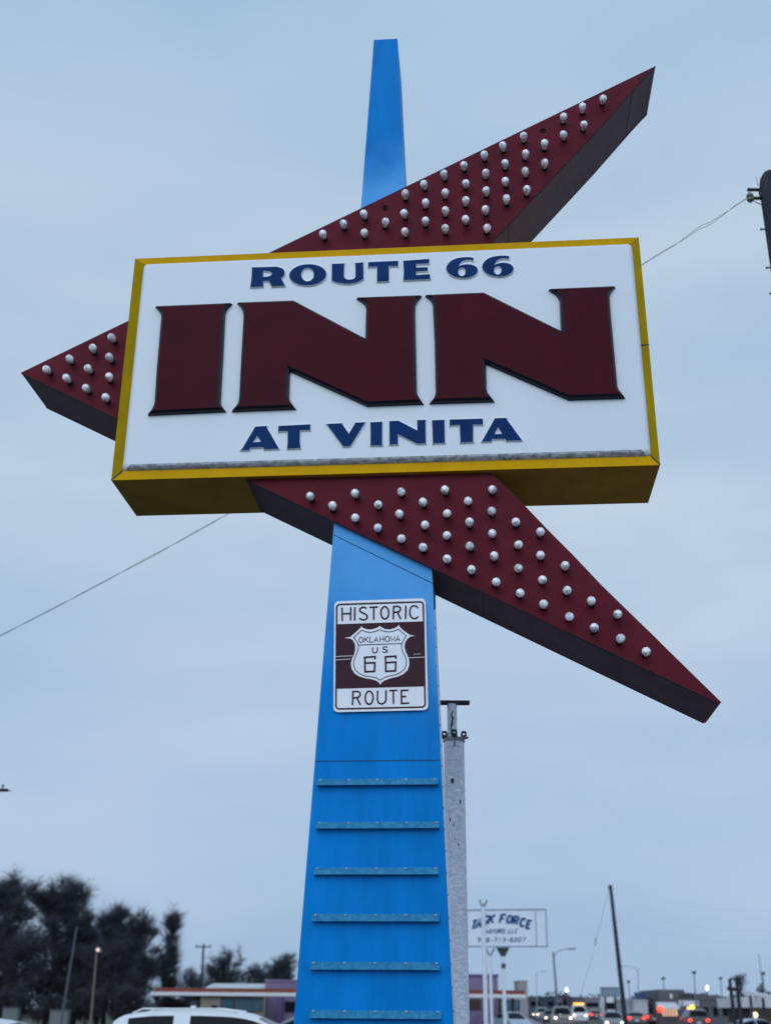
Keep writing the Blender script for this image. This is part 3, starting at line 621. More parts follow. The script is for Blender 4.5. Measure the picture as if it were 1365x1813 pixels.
# ------------------------------------------------------------------ plain buildings
def wallmat(name, c, **k): return mat(name, c, .8, var=.10, vscale=1.3, bump=.15, bscale=12, **k)
M['glass'] = mat('dark_window_glass', (.005, .007, .012), .12, spec=.07)
M['trim'] = mat('dark_trim', (.03, .03, .035), .6)
def px_x(px, Y): return at(px, 1790, Y).x
def px_z(py, Y, px=900): return at(px, py, Y).z
def building(name, label, cat, x0, x1, top, Y, depth, m, base=None, parapet=.18, roofm=None, group=None):
    """flat-roofed block whose front stands Y metres ahead, between two photo columns"""
    a, c = px_x(x0, Y), px_x(x1, Y); z1 = px_z(top, Y, (x0 + x1) / 2); z0 = (gz((a + c) / 2, Y) if base is None else base) - .3
    t = thing(name, ((a + c) / 2, Y, z0), label, cat, group)
    b = MB(); b.bx(a, c, Y, Y + depth, z0, z1 - parapet); w = b.build('wall', m, t)
    b = MB(); b.bx(a - .08, c + .08, Y - .08, Y + depth + .08, z1 - parapet + .002, z1); b.build('roof', roofm or m, t)
    return t
def opening(t, x0, x1, y0, y1, Y, m, name='window', frame=True):
    a, c = px_x(x0, Y), px_x(x1, Y); z1, z0 = px_z(y0, Y, x0), px_z(y1, Y, x0)
    b = MB(); b.bx(a, c, Y - .02, Y - .003, z0, z1); o = b.build(name, m, t)
    if frame:
        b = MB(); w = .07
        for q in ((a - w, a, z0 - w, z1 + w), (c, c + w, z0 - w, z1 + w), (a, c, z1, z1 + w), (a, c, z0 - w, z0)):
            b.bx(q[0], q[1], Y - .06, Y - .0215, q[2], q[3])
        b.build('frame', M['trim'], o)
    return o
M['purple'] = wallmat('purple_stucco', (.20, .145, .25)); M['beige'] = wallmat('beige_siding', (.36, .31, .26)); M['violet'] = wallmat('violet_stucco', (.12, .07, .22))
M['white_metal'] = mat('white_metal_roof', (.66, .68, .70), .45, var=.06, vscale=2)
M['red_stripe'] = mat('red_orange_fascia', (.20, .034, .014), .5, var=.1, vscale=2)
M['white_fascia'] = mat('white_fascia', (.68, .68, .70), .5, var=.08, vscale=2)
M['teal_glass'] = mat('teal_shop_glass', (.05, .13, .19), .15, var=.3, vscale=.8)

pu = building('shop_building', 'purple flat-roofed building behind the red-striped canopy', 'building', 468, 700, 1735, 118, 14, M['purple'])
a, c = px_x(700, 118), px_x(882, 118); zt = px_z(1725, 118, 850)
b = MB(); b.bx(a + .01, c, 117.6, 131, -.3, zt - .2); b.build('tall_wall', M['purple'], pu)
b = MB(); b.bx(a + .01, c + .08, 117.5, 131.1, zt - .198, zt); b.build('parapet', M['violet'], pu)
opening(pu, 505, 540, 1774, 1791, 118, M['glass']); opening(pu, 560, 640, 1774, 1791, 118, M['glass'])
opening(pu, 826, 852, 1769, 1789, 117.6, mat('maroon_door', (.06, .015, .025), .5), 'door', False)
b = MB(); a, c = px_x(491, 117.7), px_x(500, 117.7); b.bx(a, c, 117.4, 117.99, -.3, px_z(1764, 118, 500)); b.build('pilaster', M['violet'], pu)

be = thing('garage_building', (px_x(410, 116), 116, 0), 'low beige garage with white metal roof left of the purple building', 'building')
a, c = px_x(353, 116), px_x(467.6, 116); ze = px_z(1762, 116, 400); zr = px_z(1744, 122, 400)
b = MB(); b.bx(a, c, 116, 127.9, -.3, ze); b.build('wall', M['beige'], be)
b = MB(); a2, c2 = px_x(345, 116), px_x(467.6, 116)
b.add([(a2, 115.4, ze + .003), (c2, 115.4, ze + .003), (c2, 122, zr), (a2 + .7, 122, zr), (a2, 115.4, ze + .12), (c2, 115.4, ze + .12), (c2, 122, zr + .12), (a2 + .7, 122, zr + .12), (a2, 128.4, ze + .003), (c2, 128.4, ze + .003), (a2, 128.4, ze + .12), (c2, 128.4, ze + .12)],
      [(0, 1, 5, 4), (4, 5, 6, 7), (0, 4, 7, 3), (1, 2, 6, 5), (7, 6, 11, 10), (3, 7, 10, 8), (8, 10, 11, 9)])
for k in range(24):
    x = a2 + .8 + (c2 - a2 - 1) * k / 24; b.add([(x, 115.4, ze + .122), (x + .05, 115.4, ze + .122), (x + .05, 121.9, zr + .125), (x, 121.9, zr + .125), (x, 115.4, ze + .17), (x + .05, 115.4, ze + .17), (x + .05, 121.9, zr + .17), (x, 121.9, zr + .17)], [(4, 5, 6, 7), (0, 1, 5, 4), (0, 4, 7, 3), (1, 2, 6, 5)])
b.build('roof', M['white_metal'], be)
opening(be, 392, 411, 1768, 1790, 116, M['teal_glass'], 'door'); opening(be, 415, 464, 1768, 1790, 116, M['teal_glass'])
opening(be, 374, 384, 1780, 1788, 116, M['glass'], 'vent', False)

ca = thing('canopy', (px_x(600, 108), 110, 0), 'long flat canopy with red-orange stripe over white fascia, behind the pylon', 'canopy')
a, c = px_x(265, 108), px_x(932, 108); zb0, zm, zt = px_z(1764.5, 108, 600), px_z(1758.3, 108, 600), px_z(1751, 108, 600)
b = MB(); b.bx(a, c, 108, 113, zb0, zm - .002); b.build('fascia', M['white_fascia'], ca)
b = MB(); b.bx(a + .35, c - .1, 108.15, 112.85, zm, zt); b.build('stripe', M['red_stripe'], ca)
for px in (352, 545, 700, 908):
    b = MB(); x = px_x(px, 110.5); b.bx(x - .1, x + .1, 110.4, 110.6, -.1, zb0 - .002); b.build('post', M['trim'], ca)
sh2 = building('storefront', 'small pale storefront with teal windows at the right end of the canopy', 'building', 890, 924, 1766, 116, 8, wallmat('pale_stucco', (.42, .44, .47)))
opening(sh2, 895, 905, 1772, 1788, 116, M['teal_glass']); opening(sh2, 909, 920, 1772, 1788, 116, M['teal_glass'])

# ------------------------------------------------------------------ cars
M['tyre'] = mat('tyre_rubber', (.015, .015, .016), .8); M['rim'] = mat('alloy_rim', (.35, .36, .38), .3, metal=.8)
M['head_on'] = emat('headlamp_lit', (1, .70, .48), 9); M['tail_on'] = emat('tail_lamp_lit', (1, .03, .015), 5)
M['head_off'] = mat('headlamp_lens', (.5, .52, .55), .1); M['tail_off'] = mat('tail_lamp_lens', (.22, .01, .01), .2); M['amber_on'] = emat('amber_lamp_lit', (1, .42, .05), 4)
STY = {'sedan': dict(L=4.7, W=1.8, belt=.93, st=[(-1.85, .93), (-1.15, 1.27), (-.6, 1.41), (0, 1.44), (.5, 1.39), (1.3, .93)], hood=[(2.25, .62), (1.25, .88)], trunk=.95, win=((-1.35, -.35), (-.25, .85))),
       'suv': dict(L=4.8, W=1.88, belt=1.08, st=[(-2.33, 1.10), (-2.24, 1.47), (-2.05, 1.58), (-1.5, 1.655), (-.6, 1.67), (.15, 1.64), (.62, 1.55), (1.42, 1.08)], hood=[(2.3, .78), (1.4, 1.02)], trunk=1.08, win=((-1.95, -1.05), (-.72, .95))),
       'van': dict(L=5.2, W=1.95, belt=1.15, st=[(-2.5, 1.17), (-2.46, 1.8), (-2.3, 1.92), (-1, 1.97), (.7, 1.95), (1.0, 1.86), (1.75, 1.15)], hood=[(2.5, .85), (1.75, 1.1)], trunk=1.15, win=((-2.2, -.9), (-.75, 1.2))),
       'pickup': dict(L=5.6, W=1.95, belt=1.12, st=[(-.95, 1.12), (-.82, 1.7), (-.5, 1.8), (.4, 1.8), (.75, 1.7), (1.5, 1.12)], hood=[(2.7, .85), (1.5, 1.1)], trunk=1.1, win=((-.75, .05), (.12, 1.0)))}
def car(name, label, cat, style, col, locx, locy, head, lit=False, group=None, z=None, rails=False):
    s = STY[style]; L, W, belt = s['L'], s['W'], s['belt']; hw = W / 2
    t = thing(name, (0, 0, 0), label, cat, group); cm = mat(name + '_paint', col, .3, coat=.5, var=.05, vscale=3)
    (hx, hz), (cx_, cz) = s['hood']
    P = [(-L / 2, .38), (-L / 2 + .02, .75), (-L / 2 + .10, s['trunk']), (s['st'][0][0], s['trunk'] + .02), (s['st'][-1][0], belt), (cx_ + .3, cz - .02), (hx - .25, hz + .08), (hx + .08, hz - .08), (L / 2, .42), (L / 2 - .05, .24), (L / 2 - .5, .2), (-L / 2 + .5, .2), (-L / 2 + .06, .27)]
    b = MB(); n = len(P); rings = []
    for yy, k in ((-hw, .955), (-hw + .07, 1), (hw - .07, 1), (hw, .955)):
        rings.append([(px * k if abs(px) > 1.9 else px, yy, .55 + (pz - .55) * (k if k == 1 else .93)) for px, pz in P])
    for A, B in zip(rings, rings[1:]): b.add(A + B, [(i, (i + 1) % n, n + (i + 1) % n, n + i) for i in range(n)], 0)
    for r_, fl in ((rings[0], 1), (rings[-1], -1)):
        tri = tessellate_polygon([[Vector((p[0], p[2], 0)) for p in r_]]); b.add(r_, [q[::fl] for q in tri])
    st = s['st']; hb = hw - .06
    def sec(xx, zr):
        f = max(0, min(1, (zr - belt) / (max(q[1] for q in st) - belt + 1e-6))); hr = hb - .20 * f; zz = max(zr, belt)
        return [(xx, -hb, belt), (xx, -hr, belt + (zz - belt) * .86), (xx, -hr + .09 * f, zz - .02 * f), (xx, 0, zz + .015), (xx, hr - .09 * f, zz - .02 * f), (xx, hr, belt + (zz - belt) * .86), (xx, hb, belt)]
    fine = []
    for (xa, za), (xb2, zb2) in zip(st, st[1:]):
        for k in range(3): fine.append((xa + (xb2 - xa) * k / 3, za + (zb2 - za) * k / 3))
    fine.append(st[-1])
    sm = [fine[0]] + [(f[0], (fine[i][1] + f[1] * 2 + fine[i + 2][1]) / 4) for i, f in enumerate(fine[1:-1])] + [fine[-1]]
    secs = [sec(*f) for f in sm]
    for A, B in zip(secs, secs[1:]): b.add(A + B, [(i, i + 1, 8 + i, 7 + i) for i in range(6)], 0, True)
    if rails:
        for sg in (-1, 1): b.tube([(-1.9, sg * (hb - .27), 1.60), (-1.7, sg * (hb - .27), 1.685), (-.3, sg * (hb - .27), 1.695), (.2, sg * (hb - .27), 1.64)], .018, 8)
        b.box((-.85, .25, 1.72), .10, .05, .07)
    b.build('body', cm, t)
    def zroof(x):
        for (xa, za), (xb2, zb2) in zip(sm, sm[1:]):
            if xa <= x <= xb2: return za + (zb2 - za) * (x - xa) / (xb2 - xa)
        return belt
    for (x0, x1) in s['win']:
        for sg in (-1, 1):
            b = MB(); A = []; B = []
            for k in range(9):
                x = x0 + (x1 - x0) * k / 8; zr = zroof(x); c_ = sec(x, zr); lo, hi = Vector(c_[0]), Vector(c_[1])
                f = .95 if zr > belt + .2 else .8
                for arr, tt in ((A, .06), (B, f)):
                    q = lo + (hi - lo) * tt; arr.append((q.x, sg * (abs(q.y) + .008), q.z))
            b.add(A + B, [(i, i + 1, 10 + i, 9 + i) for i in range(8)]); b.build('window', M['glass'], t)
    def screen(f0, f1, nm):
        i0, i1 = f0, f1; b = MB(); r_ = []
        for i in range(i0, i1 + 1):
            c_ = secs[i]; r_.append([(c_[1][0] + (.01 if nm == 'windscreen' else -.01), c_[j][1] * .86, c_[j][2] + .012) for j in (1, 2, 3, 4, 5)])
        for A, B in zip(r_, r_[1:]): b.add(A + B, [(i, i + 1, 6 + i, 5 + i) for i in range(4)])
        b.build(nm, M['glass'], t)
    screen(len(secs) - 4, len(secs) - 1, 'windscreen'); screen(0, 3 if style != 'suv' else 4, 'rear_window')
    for wx_ in (-L / 2 + .85, L / 2 - .9):
        for sg in (-1, 1):
            b = MB(); b.lathe((wx_, sg * (hw - .2), .33), (0, sg, 0), [(0, .05), (0, .33), (.16, .33), (.19, .31), (.19, .21), (.18, .21)], 20); w = b.build('wheel', M['tyre'], t)
            b = MB(); b.lathe((wx_, sg * (hw - .2), .33), (0, sg, 0), [(.175, .21), (.165, .16), (.19, .05), (.19, 0)], 16); b.build('rim', M['rim'], w)
    for sg in (-1, 1):
        b = MB(); b.lathe((hx - .02, sg * (hw - .30), hz - .06), (1, 0, 0), [(0, .10), (.06, .10), (.085, .06), (.09, 0)], 12); b.build('headlight', M['head_on'] if lit else M['head_off'], t)
        b = MB(); b.box((-L / 2 - .01, sg * (hw - .22), .80), .06, .26, .16); b.build('tail_light', M['tail_on'] if lit else M['tail_off'], t)
    b = MB(); b.box((hx + .06, 0, hz - .16), .05, W * .42, .12); b.build('grille', M['trim'], t)
    b = MB(); b.box((-L / 2 - .012, 0, .62), .03, .34, .12); b.build('number_plate', M['sign_white'], t)
    t.location = (locx, locy, gz(locx, locy) if z is None else z); t.rotation_euler = (0, 0, head)
    return t
car('parked_car', 'white parked suv with roof rails and dark side windows, left of the pylon', 'car', 'suv', (.72, .73, .75), px_x(412, 26), 26, R(-2), rails=True, z=.02).scale = (1, 1, .943)
car('parked_car', 'white parked sedan at the left edge, only its roof showing', 'car', 'sedan', (.70, .71, .73), px_x(-12, 23), 23, R(-4), z=-.01)
car('parked_car', 'dark blue parked sedan with pale roof tucked behind the white suv', 'car', 'sedan', (.10, .16, .22), px_x(545, 47), 47, R(184))
car('parked_car', 'pale blue car half hidden under the canopy by the storefront', 'car', 'sedan', (.30, .38, .46), px_x(905, 104), 104, R(-75))
rd = lambda y, s: roadx(s, y)
AWAY, TOW = math.atan2(1, .095), math.atan2(-1, -.095)
tra = 'cars in the traffic on the road'
car('traffic_car', 'grey sedan with lit headlights, nearest of the oncoming cars', 'car', 'sedan', (.16, .17, .19), rd(106, -2), 106, TOW, True, tra)
car('traffic_car', 'tan pickup with lit headlights in the outer oncoming lane', 'car', 'pickup', (.20, .17, .15), rd(118, -5.6), 118, TOW, True, tra)
van = car('traffic_van', 'white van with lit amber sign on its roof among the oncoming traffic', 'van', 'van', (.66, .67, .70), rd(152, -2), 152, TOW, True, tra)
b = MB(); b.box((.75, 0, 2.10), .12, 1.35, .26); sgn = b.build('roof_sign', M['trim'], van); sgn.matrix_parent_inverse = Matrix()
for k in range(5):
    b = MB(); b.box((.815, -.5 + .25 * k, 2.10), .012, .17, .17)
    o = b.build('amber_lamp', M['amber_on']); o.parent = sgn
car('traffic_car', 'grey suv with lit headlights behind the tan pickup', 'car', 'suv', (.18, .19, .21), rd(178, -5.6), 178, TOW, True, tra)
car('traffic_car', 'dark sedan with lit headlights far down the inner oncoming lane', 'car', 'sedan', (.05, .05, .06), rd(232, -2), 232, TOW, True, tra)
car('traffic_car', 'pale sedan with lit headlights farthest down the outer oncoming lane', 'car', 'sedan', (.5, .5, .52), rd(262, -5.6), 262, TOW, True, tra)
car('traffic_car', 'black suv with lit tail lights driving away in the right lane', 'car', 'suv', (.02, .02, .024), rd(107, 5.0), 107, AWAY, True, tra)
car('traffic_car', 'dark grey sedan with lit tail lights driving away in the left lane', 'car', 'sedan', (.06, .06, .07), rd(124, 1.7), 124, AWAY, True, tra)
car('traffic_car', 'dark red pickup with lit tail lights driving away beyond the grey sedan', 'car', 'pickup', (.09, .02, .02), rd(140, 5.2), 140, AWAY, True, tra)
for lb, stl, c_, y_, s_, hd in (('dark sedan with lit headlights between the grey suv and the far pale sedan', 'sedan', (.04, .045, .06), 205, -5.6, TOW), ('dark suv with lit headlights following the white van', 'suv', (.05, .05, .06), 190, -2, TOW), ('maroon sedan with lit headlights last in the inner oncoming lane', 'sedan', (.10, .02, .03), 285, -2, TOW), ('small dark hatchback with lit tail lights beyond the red pickup', 'sedan', (.03, .03, .035), 178, 1.8, AWAY), ('dark blue suv with lit tail lights farthest away in the right lane', 'suv', (.02, .03, .06), 205, 5.2, AWAY), ('black sedan with lit headlights squeezed between the tan pickup and the grey suv', 'sedan', (.025, .025, .03), 146, -5.6, TOW), ('brown suv with lit headlights at the far end of the outer oncoming lane', 'suv', (.10, .06, .04), 305, -5.6, TOW), ('dark green sedan with lit tail lights far down the left lane', 'sedan', (.02, .05, .04), 235, 1.8, AWAY), ('dark van-shaped suv with lit headlights deep in the inner oncoming lane', 'suv', (.05, .05, .07), 258, -2, TOW)):
    car('traffic_car', lb, 'car', stl, c_, rd(y_, s_), y_, hd, True, tra)
car('parked_car', 'silver blue sedan parked at the right edge below the white canopy', 'car', 'sedan', (.42, .47, .54), px_x(1332, 92), 92, R(15), z=-.35 + .2)

# ------------------------------------------------------------------ car dealer's sign and thin white posts
YT = 50
M['sign_face'] = mat('pale_sign_face', (.70, .75, .82), .5, var=.05, vscale=3); M['teal_frame'] = mat('teal_sign_frame', (.01, .10, .19), .5, spec=.1); M['sign_blue'] = mat('blue_sign_paint', (.004, .06, .20), .5, spec=.1)
t9 = tfz(820, 1590, .12454)
tf_ = thing('dealer_sign', at(891, 1790, YT) - Vector((0, 0, 1.5)), 'pale roadside sign reading TASK FORCE on a flared single pole', 'sign')
c0 = [at(*t9(45, 172), YT), at(*t9(1170, 160), YT), at(*t9(1192, 690), YT), at(*t9(60, 690), YT)]
b = MB(); b.prism([p for p in c0], [p + Vector((0, .28, 0)) for p in c0]); b.build('panel', M['sign_face'], tf_)
for i in range(4):
    p, q = c0[i], c0[(i + 1) % 4]; d = (q - p).normalized(); nn = Vector((d.z, 0, -d.x))
    b = MB(); b.box((p + q) / 2 + Vector((0, -.012, 0)), (q - p).length + (.03 if i % 2 == 0 else -.03), .022, .028 if i != 2 else .036, 0, (d, Vector((0, 1, 0)), nn)); b.build('frame', M['teal_frame'], tf_)
p, q = at(*t9(1022, 180), YT), at(*t9(1042, 682), YT); d = (q - p).normalized()
b = MB(); b.box((p + q) / 2 + Vector((0, -.01, 0)), (q - p).length, .012, .04, 0, (d, Vector((0, 1, 0)), Vector((d.z, 0, -d.x)))); b.build('divider', mat('pale_blue_strip', (.25, .32, .42), .5), tf_)
tpl = lambda lift: (lambda x, y, dz=0: at(*t9(x, y), YT - lift - dz * 8))
s = Strokes(tpl(.006)); spots = [('T', 112, 452, 330, 58), ('A', 180, 430, 292, 64), ('S', 266, 392, 262, 66), ('K', 352, 364, 243, 72), ('F', 515, 352, 238, 66), ('O', 612, 352, 250, 62), ('R', 704, 374, 262, 58), ('C', 800, 398, 286, 54), ('E', 893, 424, 318, 52)]
for ch, x, yb, yt, w in spots:
    sl = (x - 540) / 540 * .36; s.glyph(ch, (x, yb), (w, w * sl), (28, yt - yb), 33)
    if ch == 'K': s.b.build('lettering', M['sign_blue'], tf_); s = Strokes(tpl(.006))
s.b.build('lettering', M['sign_blue'], tf_)
s = Strokes(tpl(.006))
for k, ch in enumerate('MOTORS'): s.glyph(ch, (318 + k * 47, 502 - k * .6), (29, 0), (14, -56), 13)
s.b.build('lettering', M['sign_blue'], tf_); s = Strokes(tpl(.006))
for k, ch in enumerate('LLC'): s.glyph(ch, (640 + k * 44, 499), (28, 0), (14, -56), 12)
s.b.build('lettering', M['sign_blue'], tf_)
s = Strokes(tpl(.006))
for ch, x in zip('918-713-8007', (205, 268, 330, 390, 440, 500, 560, 615, 662, 722, 782, 842)): s.glyph(ch, (x, 628 - (x - 205) * .01), (34, 0), (8, -62), 13)
s.b.build('lettering', mat('faded_blue_lettering', (.06, .12, .20), .6), tf_)
px0 = at(891, 1692, YT); zb = gz(px0.x, YT); zs_ = at(*t9(565, 694), YT).z
b = MB(); b.tube([(px0.x, YT + .14, zb), (px0.x, YT + .14, zs_ - .35)], .072, 14); b.build('pole', M['post_white'], tf_)
b = MB(); w = .27
b.prism([(px0.x - w, YT + .09, zs_ - .02), (px0.x + w, YT + .09, zs_ - .02), (px0.x + .08, YT + .09, zs_ - .36), (px0.x - .08, YT + .09, zs_ - .36)], [(px0.x - w, YT + .19, zs_ - .02), (px0.x + w, YT + .19, zs_ - .02), (px0.x + .08, YT + .19, zs_ - .36), (px0.x - .08, YT + .19, zs_ - .36)]); b.build('flared_bracket', M['trim'], tf_)
b = MB(); z = at(891, 1710, YT).z; b.tube([(px0.x, YT + .14, z - .09), (px0.x, YT + .14, z + .09)], .085, 14); b.build('clamp', M['trim'], tf_)

def thin_post(label, px, ptop, Y, rad, hooks):
    q = at(px, ptop, Y); t = thing('steel_pole', (q.x, Y, 0), label, 'pole')
    b = MB(); b.tube([(q.x, Y, gz(q.x, Y)), (q.x, Y, q.z)], rad, 14); b.build('pipe', M['post_white'], t)
    b = MB(); b.tube([(q.x, Y, q.z + .001), (q.x, Y, q.z + .03)], rad * 1.25, 14); b.box((q.x, Y, q.z + .045), rad * 2.9, .04, .025); b.build('cap', mat('cap_steel', (.3, .31, .34), .6), t)
    for sg in (-1, 1):
        b = MB(); x = q.x + sg * rad * 1.45
        if hooks: b.tube([(x - sg * .01, Y, q.z + .04), (x, Y, q.z + .09), (x + sg * .012, Y, q.z + .14)], .016, 8)
        else: b.tube([(x - sg * .06, Y, q.z - .02), (x, Y, q.z + .10), (x + sg * .06, Y, q.z + .22)], .022, 8)
        b.build('hook', M['iron'], t)
thin_post('thin white steel pole with two black hooks, in front of the TASK FORCE sign', 855.3, 1604, 30, .052, True)
thin_post('short thin white pole with dark clamp, under the TASK FORCE sign', 867.5, 1692, 40, .050, False)

# ------------------------------------------------------------------ tall poles and lamps in the distance
def pole_px(name, label, cat, top, bot, Y, r0, r1, m):
    """pole between two photo points, carried on down to the ground"""
    p, q = at(*top, Y), at(*bot, Y); zg = gz(q.x, Y); k = (p.z - zg) / (p.z - q.z); base = p + (q - p) * k
    t = thing(name, base, label, cat); b = MB(); b.tube([base, base.lerp(p, .5), p], [r0, (r0 + r1) / 2, r1], 12); b.build('shaft', m, t)
    return t, p
dp, p = pole_px('utility_pole', 'bare leaning wooden pole rising alone above the traffic', 'utility pole', (1080, 1567), (1102, 1767), 80, .165, .105, M['wood'])
b = MB(); b.box(p + Vector((-.06, 0, -.12)), .14, .12, .22); b.build('top_bracket', M['iron'], dp)
b = MB(); g1 = at(1016, 1800, 88); b.tube([p + Vector((-.1, 0, -.2)), p.lerp(g1, .5) + Vector((0, 0, -.3)), g1], .008, 5); m_ = p.lerp(g1, .40); b.tube([m_ + Vector((.02, 0, .1)), m_ + Vector((-.03, 0, -.35))], .03, 6); b.build('guy_wire', M['wire'], dp)
for k, (dz, ye) in enumerate(((.15, 1612), (1.4, 1648), (2.2, 1668))):
    e_ = at(1420, ye, 62); s0 = p + Vector((.04 + .06 * k, 0, -dz)); pts = [s0.lerp(e_, f / 14) + Vector((0, 0, -.5 * math.sin(math.pi * f / 14))) for f in range(15)]
    b = MB(); b.tube(pts, .0022, 5)
    tag(b.build('overhead_wire', M['wire']), ('uppermost faint wire running right from the leaning wooden pole', 'middle faint wire running right from the leaning wooden pole', 'lowest faint wire running right from the leaning wooden pole')[k], 'wire', 'wires from the leaning pole')
M['lamp_grey'] = mat('grey_lamp_steel', (.10, .12, .16), .5); M['lamp_pale'] = mat('pale_lamp_steel', (.30, .36, .43), .5)
def street_lamp(label, top, bot, arm, Y, r=.09, lit=None):
    lm_ = M['lamp_grey'] if r > .1 else M['lamp_pale']; t, p = pole_px('street_lamp', label, 'street lamp', top, bot, Y, r, r * .7, lm_)
    a0 = p + Vector((0, 0, -.35)); a1 = at(*arm, Y); b = MB(); b.tube([a0, a0.lerp(a1, .35) + Vector((0, 0, .25)), a0.lerp(a1, .7) + Vector((0, 0, .15)), a1], .035, 8); b.build('arm', lm_, t)
    d = 1 if a1.x > p.x else -1; b = MB(); b.box(a1 + Vector((d * .3, 0, .0)), .7, .26, .13); b.build('lamp_head', lit or lm_, t)
    return t
street_lamp('dark street lamp with curved arm over the road, right of the TASK FORCE sign', (979, 1686), (986, 1775), (1007, 1680), 120, .12)
street_lamp('faint slim street lamp between the canopy and the dark street lamp', (949, 1724), (950, 1768), (957, 1720), 190, .08)
street_lamp('faint slim street lamp with its arm to the left, right of the leaning pole', (1128.5, 1714), (1130, 1770), (1104, 1711), 150, .08)
def floodlight(label, px, py, Y):
    t, p = pole_px('floodlight_pole', label, 'light pole', (px, py + 3), (px + 3, 1775), Y, .07, .045, M['lamp_grey']); t['group'] = 'floodlight poles around the car lot'
    b = MB(); b.prism([p + Vector(v) for v in ((-.2, -.15, 0), (.19, -.15, .05), (.17, -.15, .32), (-.21, -.15, .26))], [p + Vector(v) for v in ((-.14, .15, .05), (.14, .15, .1), (.14, .15, .29), (-.15, .15, .24))]); b.build('lamp_head', M['trim'], t)
for px, py, Y, lb in ((1112, 1738, 140, 'dark floodlight pole beside the blue sign, leftmost of the floodlights'), (1173.5, 1732, 140, 'floodlight pole standing above the left end of the grey building'), (1228, 1722, 125, 'tallest floodlight pole, above the black sign of the grey building'), (1275, 1732, 140, 'floodlight pole left of the dark twin posts'), (1350, 1724, 120, 'floodlight pole at the right edge beside the mast')):
    floodlight(lb, px, py, Y)
t, p = pole_px('antenna_mast', 'tall thin antenna mast above the right-hand white canopy', 'mast', (1342.5, 1689), (1350, 1752), 140, .09, .03, M['lamp_grey'])
for px, py, Y, lb, r in ((1251.5, 1753, 150, 'bright white lamp on a short pole above the grey building', .13), (1003, 1756, 170, 'bright white lamp on a pole above the oncoming traffic', .13)):
    t, p = pole_px('lamp_post', lb, 'street lamp', (px, py), (px + 1, 1775), Y, .06, .05, M['lamp_grey'])
    b = MB(); b.lathe(p, (0, 0, 1), [(0, .05), (.05, r * .8), (.2, r), (.38, r * .7), (.46, .05), (.47, 0)], 12); b.build('lamp_globe', emat('white_lamp_lit', (1, .82, .70), 7), t)
# left side lamps and poles
t, p = pole_px('lamp_post', 'tan lamp post with a warm lit lamp in front of the dark trees', 'street lamp', (172, 1684), (162, 1800), 75, .075, .055, mat('tan_post_paint', (.16, .13, .10), .7))
b = MB(); b.prism([p + Vector(v) for v in ((-.12, -.16, .02), (.32, -.16, -.06), (.10, -.16, .26), (-.05, -.16, .22))], [p + Vector(v) for v in ((-.12, .16, .02), (.32, .16, -.06), (.10, .16, .26), (-.05, .16, .22))]); b.build('lamp_hood', M['lamp_grey'], t)
b = MB(); b.lathe(p + Vector((.11, -.19, .06)), (.1, -1, -.2), [(0, .09), (.04, .10), (.07, .05), (.08, 0)], 12); b.build('lamp', emat('warm_lamp_lit', (1, .60, .45), .8), t)
t, p = pole_px('leaning_pole', 'pale slanted pole leaning in front of the bare trees', 'pole', (137, 1640), (114, 1780), 85, .085, .06, mat('pale_pole', (.085, .095, .12), .8))
t, p = pole_px('utility_pole', 'small distant utility pole with crossarm above the garage', 'utility pole', (361, 1671), (357, 1745), 150, .16, .12, M['wood'])
b = MB(); b.box(p + Vector((0, -.15, -.35)), 1.9, .12, .14); b.build('crossarm', M['wood'], t)
for sx in (-.85, .85):
    b = MB(); b.lathe(p + Vector((sx, -.15, -.28)), (0, 0, 1), [(0, .06), (.12, .08), (.2, .05), (.22, 0)], 8); b.build('insulator', M['porcelain'], t)
# twin dark posts on the right
Yh = 88; q = at(1300, 1760, Yh); t = thing('twin_post_frame', (q.x, Yh, gz(q.x, Yh)), 'dark twin posts with a cross piece in front of the grey building', 'post frame')
for x0, x1 in ((1291, 1299), (1303, 1310)):
    p0, p1 = at(x0, 1734, Yh), at(x1, 1800, Yh); b = MB(); b.tube([p1 + (p1 - p0) * .35, p0], [.16, .12], 10); b.build('post', M['wood'], t)
b = MB(); a_, c_ = at(1287, 1750, Yh), at(1312, 1753, Yh); b.tube([a_, c_], .13, 8); b.build('cross_piece', M['wood'], t)
b = MB(); a_, c_ = at(1291, 1733, Yh), at(1304, 1733, Yh); b.tube([a_, c_], .07, 8); b.build('top_bar', M['wood'], t)

# ------------------------------------------------------------------ right-hand shops
M['taupe'] = wallmat('grey_taupe_block', (.105, .10, .115)); M['dark_block'] = wallmat('dark_block', (.04, .04, .048)); M['pale_block'] = wallmat('pale_block', (.38, .40, .44)); M['drab_block'] = wallmat('drab_block', (.15, .16, .175))
warm = emat('lit_shopfront', (1, .62, .42), .55)
g1 = building('shop_building', 'large grey flat-roofed shop with black sign and lit entrance at right', 'building', 1168, 1331, 1768, 135, 16, M['taupe'], parapet=.15)
a, c = px_x(1168, 135), px_x(1214, 135); z1 = px_z(1752, 135, 1190)
b = MB(); b.bx(a + .02, c, 135.02, 145, 1.0, z1); b.build('tower_wall', M['taupe'], g1)
a, c = px_x(1214.2, 135), px_x(1290, 135)
b = MB(); za, zc = px_z(1757, 135, 1214), px_z(1765, 135, 1290); b.prism([(a, 135.03, 2.2), (c, 135.03, 2.2), (c, 135.03, zc), (a, 135.03, za)], [(a, 135.4, 2.2), (c, 135.4, 2.2), (c, 135.4, zc), (a, 135.4, za)]); b.build('parapet', M['taupe'], g1)
a, c = px_x(1165, 134), px_x(1200, 134); zt, zb_ = px_z(1774, 133, 1180), px_z(1784, 132, 1180)
